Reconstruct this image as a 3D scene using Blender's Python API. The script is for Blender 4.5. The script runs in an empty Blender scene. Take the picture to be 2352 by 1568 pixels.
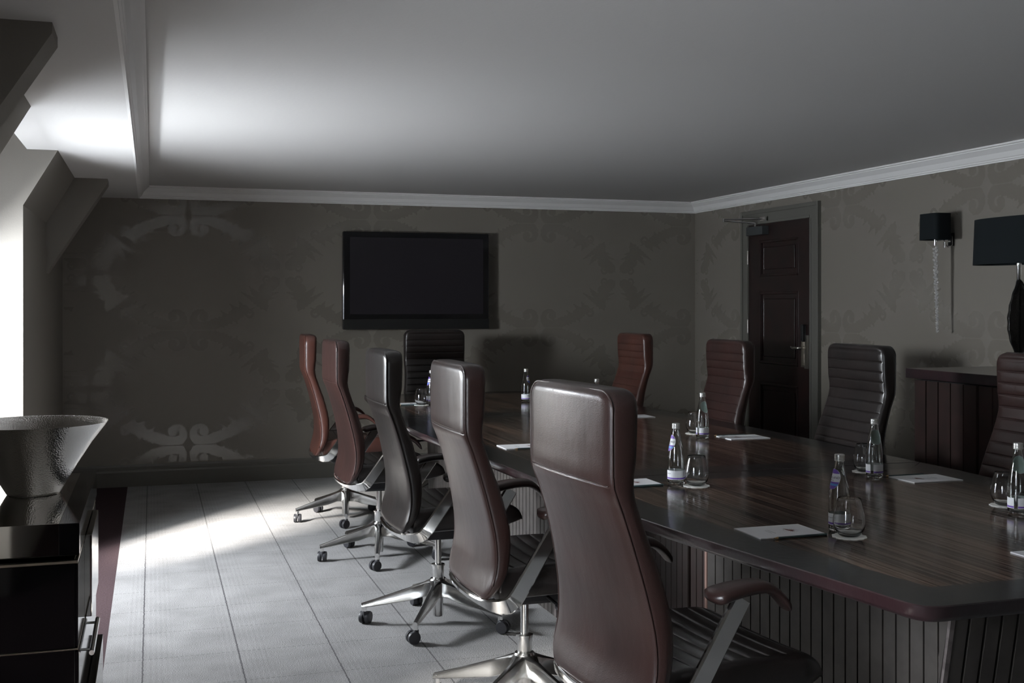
import bpy, bmesh, math, random
from mathutils import Vector, Matrix
PI = math.pi
R = math.radians
random.seed(4)
sc = bpy.context.scene
C = sc.collection

# ---------------------------------------------------------------- camera
cd = bpy.data.cameras.new('camera')
cd.sensor_width = 36.0
cd.lens = 2590.0 / 2352.0 * 36.0
cd.shift_y = -85.5 / 2352.0
cd.clip_start = 0.05
cam = bpy.data.objects.new('camera', cd)
C.objects.link(cam)
cam.location = (0, 0, 1.4)
cam.rotation_euler = (PI / 2, 0, -0.309)
sc.camera = cam

# ---------------------------------------------------------------- view, sky, sun, window daylight
sc.view_settings.view_transform = 'Standard'
sc.view_settings.look = 'None'
sc.view_settings.gamma = 1
sc.view_settings.use_curve_mapping = False
sc.view_settings.exposure = 0.5
w = bpy.data.worlds.new('world')
sc.world = w
w.use_nodes = True
nt = w.node_tree
bgn = nt.nodes['Background']
bgn.inputs[0].default_value = (0.82, 0.90, 1.0, 1)      # even bright overcast-white sky seen through the windows
bgn.inputs[1].default_value = 8.5

SUN_DIR = Vector((1.0, 1.05, -0.70)).normalized()       # the way the light travels
sl = bpy.data.lights.new('sun', 'SUN')
sl.energy = 38.0
sl.angle = R(14)
sl.color = (1.0, 0.95, 0.88)
so = bpy.data.objects.new('sun', sl)
C.objects.link(so)
so.rotation_euler = SUN_DIR.to_track_quat('-Z', 'Y').to_euler()
so.location = (-6, 0, 5)

def area(name, loc, d, sx, sy, power, col, spread=PI):
    l = bpy.data.lights.new(name, 'AREA')
    l.shape = 'RECTANGLE'
    l.size = sx
    l.size_y = sy
    l.energy = power
    l.color = col
    l.spread = spread
    o = bpy.data.objects.new(name, l)
    C.objects.link(o)
    o.location = loc
    o.rotation_euler = Vector(d).to_track_quat('-Z', 'Y').to_euler()
    return o

area('daylight_far_window', (-1.12, 5.80, 1.47), (1, 0, -0.85), 0.40, 0.34, 94, (0.90, 0.95, 1.0))
area('daylight_near_window', (-1.12, 1.50, 1.47), (1, 0, -0.85), 0.5, 0.45, 30, (0.88, 0.94, 1.0))

# ---------------------------------------------------------------- materials
def lin(c):
    return tuple((v / 255 / 12.92) if v / 255 <= 0.04045 else ((v / 255 + 0.055) / 1.055) ** 2.4 for v in c)

def mat(name, col, rough=0.5, metal=0.0, spec=0.5, coat=0.0, coat_r=0.1, bump=None, vary=None, trans=0.0, ior=1.45, sheen=0.0):
    m = bpy.data.materials.new(name)
    m.use_nodes = True
    n = m.node_tree
    b = n.nodes['Principled BSDF']
    b.inputs['Base Color'].default_value = (*col, 1)
    b.inputs['Roughness'].default_value = rough
    b.inputs['Metallic'].default_value = metal
    b.inputs['Specular IOR Level'].default_value = spec
    b.inputs['Coat Weight'].default_value = coat
    b.inputs['Coat Roughness'].default_value = coat_r
    b.inputs['Transmission Weight'].default_value = trans
    b.inputs['IOR'].default_value = ior
    b.inputs['Sheen Weight'].default_value = sheen
    tc = n.nodes.new('ShaderNodeTexCoord')
    if bump:
        s, dist, det = bump
        t = n.nodes.new('ShaderNodeTexNoise')
        t.inputs['Scale'].default_value = s
        t.inputs['Detail'].default_value = det
        n.links.new(tc.outputs['Object'], t.inputs['Vector'])
        bp = n.nodes.new('ShaderNodeBump')
        bp.inputs['Distance'].default_value = dist
        bp.inputs['Strength'].default_value = 1
        n.links.new(t.outputs['Fac'], bp.inputs['Height'])
        n.links.new(bp.outputs[0], b.inputs['Normal'])
    if vary:
        s, c2, lo, hi = vary
        t = n.nodes.new('ShaderNodeTexNoise')
        t.inputs['Scale'].default_value = s
        t.inputs['Detail'].default_value = 4
        n.links.new(tc.outputs['Object'], t.inputs['Vector'])
        mr = n.nodes.new('ShaderNodeMapRange')
        mr.inputs[1].default_value = lo
        mr.inputs[2].default_value = hi
        n.links.new(t.outputs['Fac'], mr.inputs[0])
        mx = n.nodes.new('ShaderNodeMix')
        mx.data_type = 'RGBA'
        mx.inputs[6].default_value = (*col, 1)
        mx.inputs[7].default_value = (*c2, 1)
        n.links.new(mr.outputs[0], mx.inputs[0])
        n.links.new(mx.outputs[2], b.inputs['Base Color'])
    return m

M = {}
M['ceiling'] = mat('ceiling_paint', (0.56, 0.55, 0.54), 0.85, bump=(60, 0.0006, 3))
M['cornice'] = mat('cornice_paint', (0.72, 0.71, 0.70), 0.6)
M['paper'] = mat('taupe_wallpaper', (0.190, 0.172, 0.148), 0.45, spec=0.45, bump=(220, 0.0003, 2))
M['motif'] = mat('damask_satin_print', (0.176, 0.159, 0.134), 0.21, spec=1.0)
M['taupe'] = mat('taupe_wall_paint', (0.20, 0.185, 0.165), 0.6, bump=(150, 0.0003, 2))
M['front_paint'] = mat('pale_wall_paint', (0.42, 0.40, 0.37), 0.6)
M['frame_paint'] = mat('taupe_gloss_woodwork', (0.115, 0.112, 0.098), 0.38)
M['skirting'] = mat('taupe_skirting_paint', (0.10, 0.094, 0.082), 0.4)
M['white'] = mat('white_window_paint', (0.75, 0.75, 0.74), 0.5)
def leather(name, a, b, rough):
    m = mat(name, a, rough, spec=0.5, coat=0.2, coat_r=0.22, vary=(5, b, 0.35, 0.7))
    n = m.node_tree
    bs = n.nodes['Principled BSDF']
    tc = [x for x in n.nodes if x.type == 'TEX_COORD'][0]
    v = n.nodes.new('ShaderNodeTexNoise'); v.inputs['Scale'].default_value = 7; v.inputs['Detail'].default_value = 3
    mp = n.nodes.new('ShaderNodeMapping'); mp.inputs['Scale'].default_value = (1, 1.4, 0.8)
    n.links.new(tc.outputs['Object'], mp.inputs[0]); n.links.new(mp.outputs[0], v.inputs['Vector'])
    v2 = n.nodes.new('ShaderNodeTexVoronoi'); v2.inputs['Scale'].default_value = 420
    n.links.new(tc.outputs['Object'], v2.inputs['Vector'])
    b1 = n.nodes.new('ShaderNodeBump'); b1.inputs['Distance'].default_value = 0.0025; b1.inputs['Strength'].default_value = 0.8
    b2 = n.nodes.new('ShaderNodeBump'); b2.inputs['Distance'].default_value = 0.0003; b2.inputs['Strength'].default_value = 0.5
    n.links.new(v.outputs['Fac'], b1.inputs['Height'])
    n.links.new(v2.outputs['Distance'], b2.inputs['Height'])
    n.links.new(b1.outputs[0], b2.inputs['Normal'])
    n.links.new(b2.outputs[0], bs.inputs['Normal'])
    n.links.new(b2.outputs[0], bs.inputs['Coat Normal'])
    return m
M['leather'] = leather('brown_leather', (0.037, 0.0175, 0.0150), (0.025, 0.0135, 0.0120), 0.33)
M['leather_lit'] = leather('lit_brown_leather', (0.075, 0.028, 0.020), (0.045, 0.019, 0.015), 0.35)  # same brown leather; its window-lit reddish look is put into the colour
M['leather_shaded'] = leather('shaded_brown_leather', (0.018, 0.0135, 0.0125), (0.012, 0.010, 0.0095), 0.30)  # same leather again, the darker look of shade painted into its base colour
M['stitch'] = mat('stitching', (0.16, 0.11, 0.10), 0.5)
M['chrome'] = mat('polished_aluminium', (0.86, 0.86, 0.85), 0.19, metal=1)
M['frame_chrome'] = mat('mirror_polished_aluminium', (0.88, 0.88, 0.87), 0.09, metal=1)
M['castor'] = mat('black_nylon', (0.028, 0.028, 0.032), 0.45)
M['black'] = mat('black_plastic', (0.012, 0.012, 0.013), 0.35)
M['lacquer'] = mat('black_lacquer', (0.006, 0.006, 0.007), 0.05, spec=0.35)
M['mirror'] = mat('smoked_mirror', (0.30, 0.29, 0.275), 0.035, metal=1)
M['mirror_top'] = mat('grey_mirror', (0.62, 0.60, 0.57), 0.04, metal=1)
M['trim'] = mat('bronze_trim', (0.50, 0.44, 0.36), 0.25, metal=1)
M['brass'] = mat('satin_steel', (0.42, 0.40, 0.36), 0.3, metal=1)
M['closer'] = mat('grey_painted_closer', (0.10, 0.11, 0.115), 0.25, metal=0.6)
M['tv_gloss'] = mat('gloss_black_bezel', (0.005, 0.005, 0.006), 0.06, spec=0.5)
M['tv_screen'] = mat('plasma_glass', (0.017, 0.015, 0.019), 0.22, spec=0.5)
M['tv_matte'] = mat('matte_black_speaker_bar', (0.007, 0.007, 0.007), 0.5)
M['shade'] = mat('dark_teal_fabric', (0.0085, 0.0115, 0.013), 0.85, bump=(500, 0.0003, 2), spec=0.2)
M['paper_white'] = mat('paper', (0.80, 0.80, 0.82), 0.6)
M['ink_red'] = mat('red_brown_print', (0.16, 0.045, 0.04), 0.6)
M['ink_grey'] = mat('grey_green_print', (0.20, 0.24, 0.24), 0.6)
M['pencil'] = mat('dark_green_pencil_lacquer', (0.045, 0.080, 0.084), 0.3)
M['wood_tip'] = mat('bare_pencil_wood', (0.50, 0.33, 0.17), 0.6)
M['lead'] = mat('graphite', (0.03, 0.03, 0.03), 0.4)
M['doily'] = mat('doily_paper', (0.85, 0.84, 0.80), 0.7)
M['cap'] = mat('silver_cap', (0.75, 0.74, 0.72), 0.30, metal=0.85)
M['label_w'] = mat('label_white', (0.75, 0.76, 0.78), 0.5)
M['label_back'] = mat('label_reverse_green_grey', (0.33, 0.42, 0.39), 0.5)
M['label_p'] = mat('label_purple', (0.16, 0.08, 0.40), 0.5)
M['label_b'] = mat('label_blue', (0.10, 0.30, 0.62), 0.5)
M['label_k'] = mat('label_ink', (0.02, 0.02, 0.04), 0.5)

def glass(name, col, ior, rough=0.0):
    return mat(name, col, rough, trans=1.0, ior=ior)
M['glass'] = glass('clear_glass', (1.0, 1.0, 1.0), 1.45)
M['water_glass'] = glass('bottle_glass', (0.975, 1.0, 0.985), 1.48)

# window pane: thin clear sheet
m = bpy.data.materials.new('window_pane_glass'); m.use_nodes = True
n = m.node_tree; n.nodes.clear()
o_ = n.nodes.new('ShaderNodeOutputMaterial'); tr = n.nodes.new('ShaderNodeBsdfTransparent')
gl = n.nodes.new('ShaderNodeBsdfGlossy'); gl.inputs['Roughness'].default_value = 0.02
mx = n.nodes.new('ShaderNodeMixShader')
mx.inputs[0].default_value = 0.06; n.links.new(tr.outputs[0], mx.inputs[1]); n.links.new(gl.outputs[0], mx.inputs[2])
n.links.new(mx.outputs[0], o_.inputs[0])
M['pane'] = m

# crystal strand
M['crystal'] = glass('crystal', (1, 1, 1), 1.55)
M['crystal'].node_tree.nodes['Principled BSDF'].inputs['Transmission Weight'].default_value = 0.75

# hammered steel
m = mat('hammered_steel', (0.66, 0.65, 0.63), 0.16, metal=1)
n = m.node_tree; b = n.nodes['Principled BSDF']
tc = [x for x in n.nodes if x.type == 'TEX_COORD'][0]
v = n.nodes.new('ShaderNodeTexVoronoi'); v.inputs['Scale'].default_value = 210
mp = n.nodes.new('ShaderNodeMapping'); mp.inputs['Scale'].default_value = (1, 1, 1.25)
n.links.new(tc.outputs['Object'], mp.inputs[0]); n.links.new(mp.outputs[0], v.inputs['Vector'])
bp = n.nodes.new('ShaderNodeBump'); bp.inputs['Distance'].default_value = 0.0009; bp.inputs['Strength'].default_value = 0.7
n.links.new(v.outputs['Distance'], bp.inputs['Height']); n.links.new(bp.outputs[0], b.inputs['Normal'])
M['hammered'] = m

# hammered bronze for the lamp
m = mat('dark_hammered_bronze', (0.035, 0.034, 0.034), 0.38, metal=0.8, bump=(70, 0.004, 3))
M['bronze'] = m

def math_node(n, op, a=None, b=None):
    k = n.nodes.new('ShaderNodeMath'); k.operation = op
    for i, x in enumerate((a, b)):
        if x is None: continue
        if isinstance(x, (int, float)): k.inputs[i].default_value = x
        else: n.links.new(x, k.inputs[i])
    return k.outputs[0]

# table veneer: fine straight grain running along the table (world y)
def veneer(name, c1, c2, scale, rough, coat=0.0):
    m = bpy.data.materials.new(name); m.use_nodes = True
    n = m.node_tree; b = n.nodes['Principled BSDF']
    g = n.nodes.new('ShaderNodeNewGeometry')
    mp = n.nodes.new('ShaderNodeMapping'); mp.inputs['Scale'].default_value = (scale, scale * 0.004, scale * 0.004)
    n.links.new(g.outputs['Position'], mp.inputs[0])
    t = n.nodes.new('ShaderNodeTexNoise'); t.inputs['Scale'].default_value = 1; t.inputs['Detail'].default_value = 5; t.inputs['Roughness'].default_value = 0.65
    n.links.new(mp.outputs[0], t.inputs['Vector'])
    mp2 = n.nodes.new('ShaderNodeMapping'); mp2.inputs['Scale'].default_value = (6, 0.5, 0.5)
    n.links.new(g.outputs['Position'], mp2.inputs[0])
    t2 = n.nodes.new('ShaderNodeTexNoise'); t2.inputs['Scale'].default_value = 1; t2.inputs['Detail'].default_value = 2
    n.links.new(mp2.outputs[0], t2.inputs['Vector'])
    s = math_node(n, 'ADD', math_node(n, 'MULTIPLY', t.outputs['Fac'], 0.88), math_node(n, 'MULTIPLY', t2.outputs['Fac'], 0.12))
    r = n.nodes.new('ShaderNodeValToRGB')
    r.color_ramp.elements[0].position = 0.47; r.color_ramp.elements[0].color = (*c1, 1)
    r.color_ramp.elements[1].position = 0.57; r.color_ramp.elements[1].color = (*c2, 1)
    n.links.new(s, r.inputs[0]); n.links.new(r.outputs[0], b.inputs['Base Color'])
    b.inputs['Roughness'].default_value = rough
    b.inputs['Coat Weight'].default_value = coat
    b.inputs['Coat Roughness'].default_value = 0.9
    mr = n.nodes.new('ShaderNodeMapRange'); mr.inputs[3].default_value = rough - 0.05; mr.inputs[4].default_value = rough + 0.07
    n.links.new(t.outputs['Fac'], mr.inputs[0]); n.links.new(mr.outputs[0], b.inputs['Roughness'])
    return m
M['veneer'] = veneer('striped_veneer', (0.009, 0.0068, 0.006), (0.165, 0.098, 0.066), 150, 0.14)
M['border'] = mat('ebonised_border', (0.010, 0.011, 0.012), 0.20, vary=(9, (0.018, 0.019, 0.020), 0.4, 0.7), bump=(40, 0.0002, 3))
M['edge'] = mat('worn_mahogany_edge', (0.016, 0.012, 0.013), 0.30, coat=0.6, coat_r=0.12, vary=(2.2, (0.034, 0.015, 0.017), 0.45, 0.6), bump=(60, 0.0008, 3))
M['slat'] = mat('dark_stained_slats', (0.058, 0.051, 0.046), 0.42, vary=(16, (0.040, 0.034, 0.031), 0.4, 0.7))
M['slat_red'] = mat('mahogany_slats', (0.032, 0.019, 0.017), 0.30, vary=(12, (0.022, 0.016, 0.014), 0.4, 0.7))
M['groove'] = mat('slat_groove', (0.006, 0.005, 0.005), 0.6)
M['corner'] = mat('worn_corner_board', (0.10, 0.085, 0.082), 0.4, vary=(30, (0.16, 0.135, 0.13), 0.45, 0.6))
M['slat_edge'] = mat('bare_slat_edge', (0.28, 0.17, 0.14), 0.5)
M['door'] = mat('mahogany_door', (0.020, 0.009, 0.0085), 0.28, vary=(7, (0.011, 0.007, 0.007), 0.35, 0.7), coat=0.2, coat_r=0.2)

# carpet with grid
m = bpy.data.materials.new('woven_grid_carpet'); m.use_nodes = True
n = m.node_tree; b = n.nodes['Principled BSDF']
g = n.nodes.new('ShaderNodeNewGeometry'); sp = n.nodes.new('ShaderNodeSeparateXYZ')
n.links.new(g.outputs['Position'], sp.inputs[0])
SQ = 0.3668
wob = n.nodes.new('ShaderNodeTexNoise'); wob.inputs['Scale'].default_value = 45; wob.inputs['Detail'].default_value = 2
n.links.new(g.outputs['Position'], wob.inputs['Vector'])
wo = math_node(n, 'MULTIPLY', math_node(n, 'SUBTRACT', wob.outputs['Fac'], 0.5), 0.008)
def gridline(axis, off, half):
    u = math_node(n, 'DIVIDE', math_node(n, 'ADD', math_node(n, 'SUBTRACT', axis, off), wo), SQ)
    f = math_node(n, 'FRACT', math_node(n, 'ADD', u, 0.5))
    d = math_node(n, 'ABSOLUTE', math_node(n, 'SUBTRACT', f, 0.5))
    return math_node(n, 'LESS_THAN', d, half / SQ)
lx = gridline(sp.outputs[0], -0.0346, 0.0030)
ly = gridline(sp.outputs[1], 5.771, 0.0020)
dash = math_node(n, 'GREATER_THAN', math_node(n, 'FRACT', math_node(n, 'DIVIDE', sp.outputs[0], 0.020)), 0.35)
ly = math_node(n, 'MULTIPLY', ly, dash)
line = math_node(n, 'MAXIMUM', lx, math_node(n, 'MULTIPLY', ly, 0.85))
nz = n.nodes.new('ShaderNodeTexNoise'); nz.inputs['Scale'].default_value = 190; nz.inputs['Detail'].default_value = 3
n.links.new(g.outputs['Position'], nz.inputs['Vector'])
nb = n.nodes.new('ShaderNodeTexNoise'); nb.inputs['Scale'].default_value = 5; nb.inputs['Detail'].default_value = 5
n.links.new(g.outputs['Position'], nb.inputs['Vector'])
rib = math_node(n, 'SINE', math_node(n, 'MULTIPLY', sp.outputs[0], 2 * PI / 0.021))
band = math_node(n, 'GREATER_THAN', math_node(n, 'SINE', math_node(n, 'MULTIPLY', math_node(n, 'ADD', sp.outputs[0], 0.10), 2 * PI / SQ)), -0.1)
ribc = math_node(n, 'MULTIPLY', math_node(n, 'MULTIPLY', rib, band), 0.010)
val = math_node(n, 'ADD', math_node(n, 'ADD', 0.20, ribc), math_node(n, 'ADD', math_node(n, 'MULTIPLY', math_node(n, 'SUBTRACT', nz.outputs['Fac'], 0.5), 0.20), math_node(n, 'MULTIPLY', math_node(n, 'SUBTRACT', nb.outputs['Fac'], 0.5), 0.17)))
cc = n.nodes.new('ShaderNodeCombineColor')
n.links.new(math_node(n, 'MULTIPLY', val, 1.0), cc.inputs[0]); n.links.new(math_node(n, 'MULTIPLY', val, 0.975), cc.inputs[1]); n.links.new(math_node(n, 'MULTIPLY', val, 0.97), cc.inputs[2])
mx = n.nodes.new('ShaderNodeMix'); mx.data_type = 'RGBA'
n.links.new(line, mx.inputs[0]); n.links.new(cc.outputs[0], mx.inputs[6]); mx.inputs[7].default_value = (0.045, 0.042, 0.045, 1)
n.links.new(mx.outputs[2], b.inputs['Base Color'])
b.inputs['Roughness'].default_value = 0.9; b.inputs['Specular IOR Level'].default_value = 0.15
b.inputs['Sheen Weight'].default_value = 0.15
bp = n.nodes.new('ShaderNodeBump'); bp.inputs['Distance'].default_value = 0.005; bp.inputs['Strength'].default_value = 0.9
n.links.new(nz.outputs['Fac'], bp.inputs['Height']); n.links.new(bp.outputs[0], b.inputs['Normal'])
M['carpet'] = m
M['carpet_dark'] = mat('aubergine_carpet_border', (0.040, 0.026, 0.028), 0.95, spec=0.1, bump=(260, 0.003, 3), vary=(120, (0.055, 0.037, 0.040), 0.4, 0.6))

# ---------------------------------------------------------------- mesh helpers
def link(name, bm, mats, parent=None, smooth=False, angle=None):
    me = bpy.data.meshes.new(name)
    bmesh.ops.recalc_face_normals(bm, faces=bm.faces[:])
    if smooth:
        for f in bm.faces: f.smooth = True
        if angle:
            for e in bm.edges:
                if len(e.link_faces) == 2 and e.calc_face_angle(0) > R(angle): e.smooth = False
    bm.to_mesh(me); bm.free()
    for mm in (mats if isinstance(mats, (list, tuple)) else [mats]): me.materials.append(M[mm])
    o = bpy.data.objects.new(name, me)
    C.objects.link(o)
    if parent: o.parent = parent
    return o

def tag(o, label=None, cat=None, group=None, kind=None):
    if label: o['label'] = label
    if cat: o['category'] = cat
    if group: o['group'] = group
    if kind: o['kind'] = kind
    return o

def empty(name, loc=(0, 0, 0), rz=0):
    o = bpy.data.objects.new(name, None)
    o.empty_display_size = 0.1
    C.objects.link(o); o.location = loc; o.rotation_euler = (0, 0, rz)
    return o

def box(bm, x0, y0, z0, x1, y1, z1, mi=0, bev=0.0, seg=2):
    vs = [bm.verts.new(p) for p in ((x0, y0, z0), (x1, y0, z0), (x1, y1, z0), (x0, y1, z0), (x0, y0, z1), (x1, y0, z1), (x1, y1, z1), (x0, y1, z1))]
    fs = [bm.faces.new([vs[i] for i in q]) for q in ((0, 3, 2, 1), (4, 5, 6, 7), (0, 1, 5, 4), (1, 2, 6, 5), (2, 3, 7, 6), (3, 0, 4, 7))]
    for f in fs: f.material_index = mi
    if bev:
        es = list({e for f in fs for e in f.edges})
        r = bmesh.ops.bevel(bm, geom=es, offset=bev, segments=seg, affect='EDGES', profile=0.5)
        for f in r['faces']: f.material_index = mi
    return vs

def prism(bm, pts, axis, a, b, mi=0):
    """pts: 2D polygon; axis: extrusion axis ('x','y','z') from a to b."""
    def p3(p, t):
        if axis == 'y': return (p[0], t, p[1])
        if axis == 'x': return (t, p[0], p[1])
        return (p[0], p[1], t)
    v0 = [bm.verts.new(p3(p, a)) for p in pts]; v1 = [bm.verts.new(p3(p, b)) for p in pts]
    fs = [bm.faces.new(v0[::-1]), bm.faces.new(v1)]
    k = len(pts)
    for i in range(k): fs.append(bm.faces.new((v0[i], v0[(i + 1) % k], v1[(i + 1) % k], v1[i])))
    for f in fs: f.material_index = mi
    return fs

def lathe(bm, prof, n=32, cx=0, cy=0, mi=0, cap=True):
    rings = []
    for r, z in prof:
        if r < 1e-6: rings.append([bm.verts.new((cx, cy, z))])
        else: rings.append([bm.verts.new((cx + r * math.cos(2 * PI * i / n), cy + r * math.sin(2 * PI * i / n), z)) for i in range(n)])
    for a, b in zip(rings, rings[1:]):
        for i in range(n):
            j = (i + 1) % n
            if len(a) == 1 and len(b) == 1: continue
            if len(a) == 1: f = bm.faces.new((a[0], b[i], b[j]))
            elif len(b) == 1: f = bm.faces.new((a[i], a[j], b[0]))
            else: f = bm.faces.new((a[i], a[j], b[j], b[i]))
            f.material_index = mi
    if cap:
        for q in (rings[0], rings[-1]):
            if len(q) > 1:
                f = bm.faces.new(q); f.material_index = mi
    return rings

def tube(bm, pts, r, n=8, mi=0, closed=False, caps=True):
    pts = [Vector(p) for p in pts]
    rs = r if isinstance(r, (list, tuple)) else [r] * len(pts)
    rings = []
    up = Vector((0, 0, 1))
    k = len(pts)
    prev = None
    for i, p in enumerate(pts):
        if closed: d = pts[(i + 1) % k] - pts[i - 1]
        else: d = pts[min(i + 1, k - 1)] - pts[max(i - 1, 0)]
        d.normalize()
        if prev is None:
            a = d.cross(up)
            if a.length < 1e-3: a = d.cross(Vector((1, 0, 0)))
        else:
            a = prev - d * prev.dot(d)
        a.normalize(); prev = a
        b = d.cross(a)
        rings.append([bm.verts.new(p + (a * math.cos(2 * PI * j / n) + b * math.sin(2 * PI * j / n)) * rs[i]) for j in range(n)])
    rng = range(k) if closed else range(k - 1)
    for i in rng:
        A, B = rings[i], rings[(i + 1) % k]
        for j in range(n):
            f = bm.faces.new((A[j], A[(j + 1) % n], B[(j + 1) % n], B[j])); f.material_index = mi
    if not closed and caps:
        for q in (rings[0], rings[-1]):
            f = bm.faces.new(q); f.material_index = mi
    return rings

def bridge(bm, rings, mi=0, caps=True):
    n = len(rings[0])
    for A, B in zip(rings, rings[1:]):
        for j in range(n):
            f = bm.faces.new((A[j], A[(j + 1) % n], B[(j + 1) % n], B[j])); f.material_index = mi
    if caps:
        for q in (rings[0], rings[-1]):
            f = bm.faces.new(q); f.material_index = mi

def interp(tab, t):
    """smooth (cosine-free Catmull) interpolation of (t, v) table, t ascending."""
    if t <= tab[0][0]: return tab[0][1]
    if t >= tab[-1][0]: return tab[-1][1]
    for i in range(len(tab) - 1):
        if tab[i][0] <= t <= tab[i + 1][0]:
            p1, p2 = tab[i], tab[i + 1]
            p0 = tab[i - 1] if i > 0 else (2 * p1[0] - p2[0], 2 * p1[1] - p2[1])
            p3 = tab[i + 2] if i + 2 < len(tab) else (2 * p2[0] - p1[0], 2 * p2[1] - p1[1])
            h = p2[0] - p1[0]
            m1 = (p2[1] - p0[1]) / (p2[0] - p0[0]) * h
            m2 = (p3[1] - p1[1]) / (p3[0] - p1[0]) * h
            u = (t - p1[0]) / h
            return ((2 * u ** 3 - 3 * u ** 2 + 1) * p1[1] + (u ** 3 - 2 * u ** 2 + u) * m1 + (-2 * u ** 3 + 3 * u ** 2) * p2[1] + (u ** 3 - u ** 2) * m2)

def copy_tree(o, parent=None, own=True):
    c = o.copy(); C.objects.link(c); c.parent = parent
    for ch in [x for x in bpy.data.objects if x.parent == o]:
        copy_tree(ch, c)
    return c

_txt = {}
def text_mesh(s, size):
    """flat text as lists of verts and faces, centred"""
    if (s, size) in _txt: return _txt[(s, size)]
    cu = bpy.data.curves.new('t', 'FONT'); cu.body = s; cu.size = size; cu.align_x = 'CENTER'; cu.align_y = 'CENTER'
    cu.resolution_u = 3
    ob = bpy.data.objects.new('t', cu); C.objects.link(ob)
    dg = bpy.context.evaluated_depsgraph_get()
    me = bpy.data.meshes.new_from_object(ob.evaluated_get(dg))
    vs = [v.co.copy() for v in me.vertices]; fs = [list(p.vertices) for p in me.polygons]
    bpy.data.objects.remove(ob); bpy.data.curves.remove(cu); bpy.data.meshes.remove(me)
    _txt[(s, size)] = (vs, fs)
    return vs, fs

# ================================================================ THE ROOM
YB, XR, XL = 9.155, 4.65, -0.645
ZC, ZS = 2.31, 2.215
YN = -1.6
DORM = [(0.76, 2.15), (5.03, 6.42)]

bm = bmesh.new()
def quad(bm, a, b, c, d, mi=0):
    f = bm.faces.new([bm.verts.new(p) for p in (a, b, c, d)]); f.material_index = mi
quad(bm, (-0.178, YN, 0), (XR, YN, 0), (XR, YB, 0), (-0.178, YB, 0), 0)
quad(bm, (-1.3, YN, 0), (-0.178, YN, 0), (-0.178, YB, 0), (-1.3, YB, 0), 1)
f = link('floor', bm, ['carpet', 'carpet_dark']); tag(f, 'light grey carpet with a dark dashed grid and a dark border strip', kind='structure')

bm = bmesh.new()
box(bm, -0.10, YN, ZC, XR + 0.2, YB + 0.2, ZC + 0.15)
box(bm, -0.626, YN, ZS, -0.10, YB + 0.2, ZC + 0.15)
box(bm, -1.45, YN, 2.42, -0.626, YB + 0.2, ZC + 0.15 + 0.04)
tag(link('ceiling', bm, 'ceiling'), 'pale plaster ceiling with a lower soffit on the left', kind='structure')

# damask wallpaper motif
MOTIF_U, MOTIF_V = 0.725, 0.4475
def _seg(px, py, ax, ay, bx, by):
    dx, dy = bx - ax, by - ay
    t = max(0.0, min(1.0, ((px - ax) * dx + (py - ay) * dy) / (dx * dx + dy * dy + 1e-12)))
    return math.hypot(px - ax - t * dx, py - ay - t * dy), t
def _inpoly(x, y, P):
    c = False
    j = len(P) - 1
    for i in range(len(P)):
        if (P[i][1] > y) != (P[j][1] > y) and x < (P[j][0] - P[i][0]) * (y - P[i][1]) / (P[j][1] - P[i][1]) + P[i][0]: c = not c
        j = i
    return c
def _arc(cx, cy, r0, r1, a0, a1, n=22, sy=1.0):
    return [(cx + (r0 + (r1 - r0) * i / n) * math.cos(R(a0 + (a1 - a0) * i / n)), cy + sy * (r0 + (r1 - r0) * i / n) * math.sin(R(a0 + (a1 - a0) * i / n))) for i in range(n + 1)]
STROKES = []      # (points, width start, width end, serration)
# hooked scroll: trunk from the leaf, round the inner side, over the top to a beaded bud
STROKES.append(([(0.43, 0.285), (0.36, 0.325), (0.29, 0.368), (0.21, 0.395), (0.15, 0.418)] + _arc(0.097, 0.358, 0.062, 0.055, 75, 330, 26), 0.050, 0.010, 0.45))
STROKES.append((_arc(0.116, 0.342, 0.020, 0.016, 0, 350, 14), 0.017, 0.017, 0.5))
for (x0, y0, x1, y1, w_) in ((0.37, 0.31, 0.315, 0.245, 0.030), (0.41, 0.29, 0.385, 0.222, 0.028), (0.30, 0.36, 0.25, 0.30, 0.026), (0.42, 0.30, 0.50, 0.275, 0.014), (0.34, 0.35, 0.37, 0.395, 0.022), (0.25, 0.385, 0.27, 0.425, 0.018)):
    STROKES.append(([(x0, y0), ((x0 + x1) / 2 + .008, (y0 + y1) / 2), (x1, y1)], w_, 0.004, 0.4))
STROKES.append((_arc(0.463, 0.322, 0.034, 0.012, -60, 330, 22), 0.012, 0.007, 0.2))
# large curling leaf
STROKES.append(([(0.597, 0.290), (0.575, 0.235), (0.565, 0.18), (0.60, 0.12), (0.66, 0.07)], 0.014, 0.052, 0.45))
for (x0, y0, x1, y1, x2, y2, w_) in ((0.585, 0.26, 0.50, 0.21, 0.405, 0.150, 0.042), (0.57, 0.20, 0.50, 0.15, 0.465, 0.105, 0.042), (0.57, 0.17, 0.56, 0.11, 0.590, 0.072, 0.042), (0.60, 0.14, 0.66, 0.10, 0.700, 0.040, 0.040), (0.58, 0.20, 0.63, 0.165, 0.690, 0.150, 0.036), (0.59, 0.25, 0.605, 0.205, 0.655, 0.195, 0.020)):
    STROKES.append(([(x0, y0), (x1, y1), (x2, y2)], w_, 0.005, 0.45))
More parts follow.
